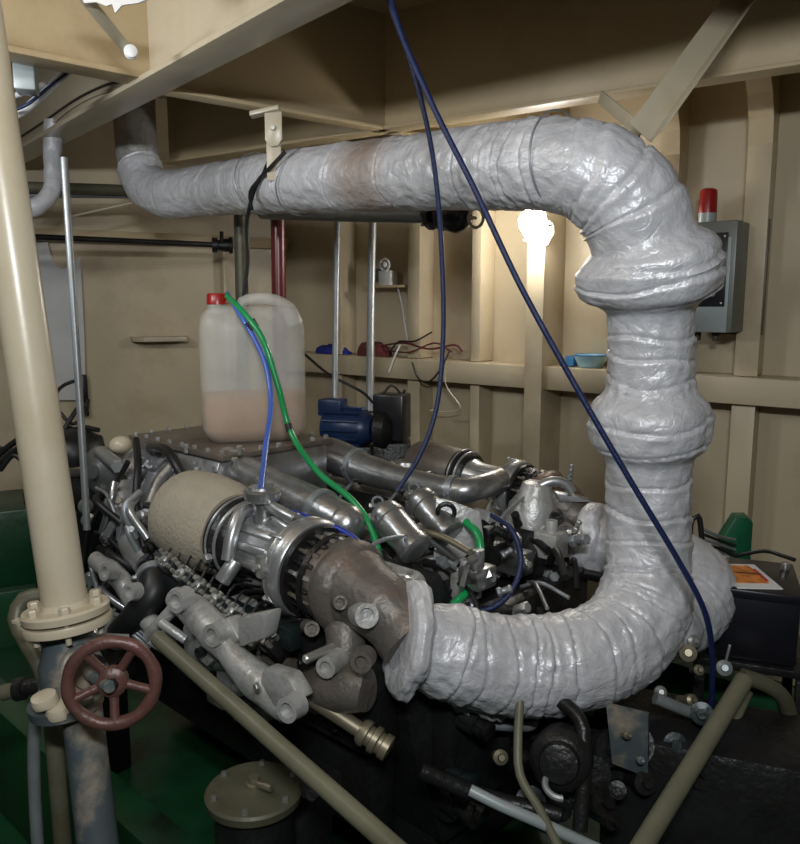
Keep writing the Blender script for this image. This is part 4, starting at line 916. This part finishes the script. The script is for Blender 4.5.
# green bracket box behind the battery
gc = at(737, 540, 3.0)
b = MB(); b.prism([gc+V((x, 0, z)) for x, z in ((-.05, -.09), (.06, -.09), (.06, .07), (.04, .09), (-.01, .09), (-.06, 0))], V((.02, .09, 0)), .004); tag(b.build('green_box', 'green'), 'green painted metal housing behind the black battery', 'box')
b = MB(); b.box(V((gc.x, gc.y+.05, (gc.z-.09)/2)), X1, Y1, UP, .06, .05, (gc.z-.09)/2, .004); tag(b.build('pedestal', 'castd'), 'dark post under the green housing behind the battery', 'post')
simple_pipe('small_cable', [at(795, 560, 2.6), at(780, 555, 2.65), at(765, 551, 2.72), at(735, 556, 2.8)], .007, 'black', 'black battery lead running behind the battery top', 'cable')
simple_pipe('rubber_hose', [at(690, 545, 2.75), at(692, 520, 2.75), at(698, 516, 2.75), at(702, 540, 2.75)], .010, 'black', 'black rubber hose loop peeping out right of the riser', 'hose')
for k, lb in enumerate(('topmost of the leads between the riser and the green housing, bare steel grey', 'black lead just under the topmost one beside the green housing', 'middle lead beside the green housing, steel grey', 'black lead second from the bottom beside the green housing', 'lowest steel grey lead running from the riser to the battery')):
    simple_pipe('battery_lead', [at(700, 528+k*5, 2.8), at(718, 536+k*4, 2.8), at(735, 540+k*5, 2.85)], .006, 'black' if k % 2 else 'steel', lb, 'cable', 8, group='battery leads by the green housing')
simple_pipe('khaki_rail', [at(744, 680, 2.0), at(700, 752, 1.82), at(655, 825, 1.66), at(600, 915, 1.48)], .0245, 'pipegreen', 'stout khaki pipe slanting down at the lower right', n=20)
simple_pipe('khaki_rail', [at(748, 692, 2.08), at(735, 720, 2.02), at(722, 745, 1.98), at(700, 800, 1.95)], .014, 'pipegreen', 'thin khaki pipe behind the stout one at lower right', n=14)
simple_pipe('elbow_pipe', [at(742, 676, 2.02), at(760, 682, 2.02), at(780, 694, 2.03), at(790, 720, 2.06), at(792, 800, 2.1), at(792, 900, 2.15)], .022, 'olive', 'grey green elbow pipe turning down at the right edge', n=16)
# gearbox-like auxiliary machinery low on the right
aux = thing('auxiliary_machine', V((.75, 2.15, 0)), 'dark auxiliary machinery beneath the wrapped elbow at the lower right', 'machine')
def ap(b, name, m): return b.build(name, m, aux)
b = MB(); b.box((.88, 1.98, .36), bx, by, UP, .30, .16, .26, .03); ap(b, 'base_casing', 'castd')
b = MB(); pl = [at(x, y, 1.86) for x, y in ((606, 706), (648, 716), (648, 778), (612, 764))]; b.prism(pl, V((.01, .02, 0)), .002); ap(b, 'cover_plate', 'bluegrey')
b = MB(); c = at(560, 760, 1.75); b.lathe(c, V((-.3, -1, .3)), [(-.08, .07), (0, .075), (.01, .07), (.02, .05), (.04, .045), (.045, .02)], 28); ap(b, 'pump_head', 'castd')
b = MB(); b.torus(at(560, 785, 1.70), V((0, -.4, 1)), .035, .008, 28, 8, 0, PI); ap(b, 'hose_loop', 'steel')
for px, py, Y, r in ((688, 653, 2.05, .020), (693, 641, 2.06, .014), (698, 670, 2.05, .012), (724, 668, 2.05, .018), (690, 700, 2.02, .014), (660, 692, 1.98, .014), (626, 735, 1.84, .008), (640, 760, 1.84, .008), (500, 757, 1.85, .016), (575, 740, 1.8, .02)):
    b = MB(); p = at(px, py, Y); d = V((R.uniform(-.4, .4), -1, .5)).normalized(); b.lathe(p-d*.05, d, [(0, r*.8), (.045, r*.8), (.045, r*1.2), (.06, r*1.2), (.065, r*.6), (.075, r*.5)], 14); ap(b, 'fitting', R.choice(('bolt', 'steel', 'brass')))
b = MB(); b.cyl(at(724, 668, 2.05), at(730, 645, 2.05), .004, n=8); ap(b, 'valve_stem', 'bolt')
for pp, r, m in (([(655, 698, 1.95), (672, 705, 1.95), (690, 712, 1.96), (712, 716, 1.98)], .016, 'steel'), ([(520, 700, 1.82), (518, 740, 1.78), (520, 775, 1.74), (540, 810, 1.70), (560, 850, 1.66)], .011, 'pipegreen'), ([(700, 730, 1.98), (730, 745, 1.98), (760, 760, 2.0)], .02, 'dkgreen'),
                 ([(470, 790, 1.72), (500, 805, 1.70), (530, 818, 1.69), (600, 850, 1.69)], .014, 'boxl'), ([(420, 770, 1.75), (480, 795, 1.75), (560, 815, 1.72)], .02, 'castd'), ([(560, 700, 1.85), (580, 720, 1.8), (584, 760, 1.75), (580, 830, 1.7)], .018, 'castd')):
    b = MB(); b.tube([at(*q) for q in pp], r, 14); ap(b, 'hose', m)
for k in range(16):
    px, py = R.uniform(530, 740), R.uniform(710, 830); p = at(px, py, 1.95-(py-700)*.0012); r = R.uniform(.015, .045)
    b = MB(); d = V((R.uniform(-.6, .6), -1, R.uniform(0, .8))).normalized(); b.lathe(p-d*.10, d, [(0, r), (.08, r), (.08, r*1.2), (.10, r*1.2), (.102, r*.5), (.12, r*.5)], 18); ap(b, 'casing_boss', R.choice(('castd', 'castd', 'dkgreen')))
# ------------------------------------------------------------------ black cable bundles at left
for k, pp in enumerate((((-5, 458, 3.4), (15, 442, 3.4), (40, 430, 3.4), (70, 440, 3.3), (100, 438, 3.2)), ((-5, 466, 3.3), (18, 448, 3.3), (45, 440, 3.3), (80, 428, 3.3), (98, 430, 3.2)), ((0, 448, 3.4), (30, 452, 3.4), (60, 428, 3.4), (90, 435, 3.3)),
                        ((58, 410, 3.4), (56, 395, 3.4), (66, 384, 3.5), (78, 380, 3.5)), ((58, 410, 3.4), (72, 424, 3.4), (86, 412, 3.5), (88, 400, 3.6)), ((60, 436, 3.3), (78, 408, 3.4), (84, 405, 3.5)), ((0, 470, 3.3), (14, 455, 3.3), (30, 466, 3.3), (60, 455, 3.3), (94, 448, 3.2)))):
    simple_pipe('black_cable', [at(*q) for q in pp], (.014, .011, .009, .008, .008, .010, .012)[k], 'black', ('thick black cable, lowest strand of the bundle at the left edge', 'black cable crossing the top of the bundle at left', 'black cable weaving through the bundle at left', 'thin black cable arching to the socket strip on the left wall', 'thin black cable sagging under the socket strip', 'straight black lead rising to the socket strip', 'black cable trailing behind the leaning cream standpipe')[k], 'cable')
b = MB(); c = at(72, 452, 3.2); b.lathe(c-UP*.03, UP, [(0, .12), (.03, .13), (.08, .12), (.10, .08), (.11, .02)], 28); b.rough(.02, 8)
tag(b.build('cable_coil', 'black', None, 60), 'coiled heap of black cable behind the standpipe', 'cable')
b = MB(); b.box(at(70, 475, 3.25)-UP*.05, X1, Y1, UP, .16, .10, .06, .01); b.box(V((-1.45, 3.25, .45)), X1, Y1, UP, .10, .08, .45, .01); tag(b.build('cable_stand', 'castd'), 'dark stand under the black cable heap at left', 'stand')
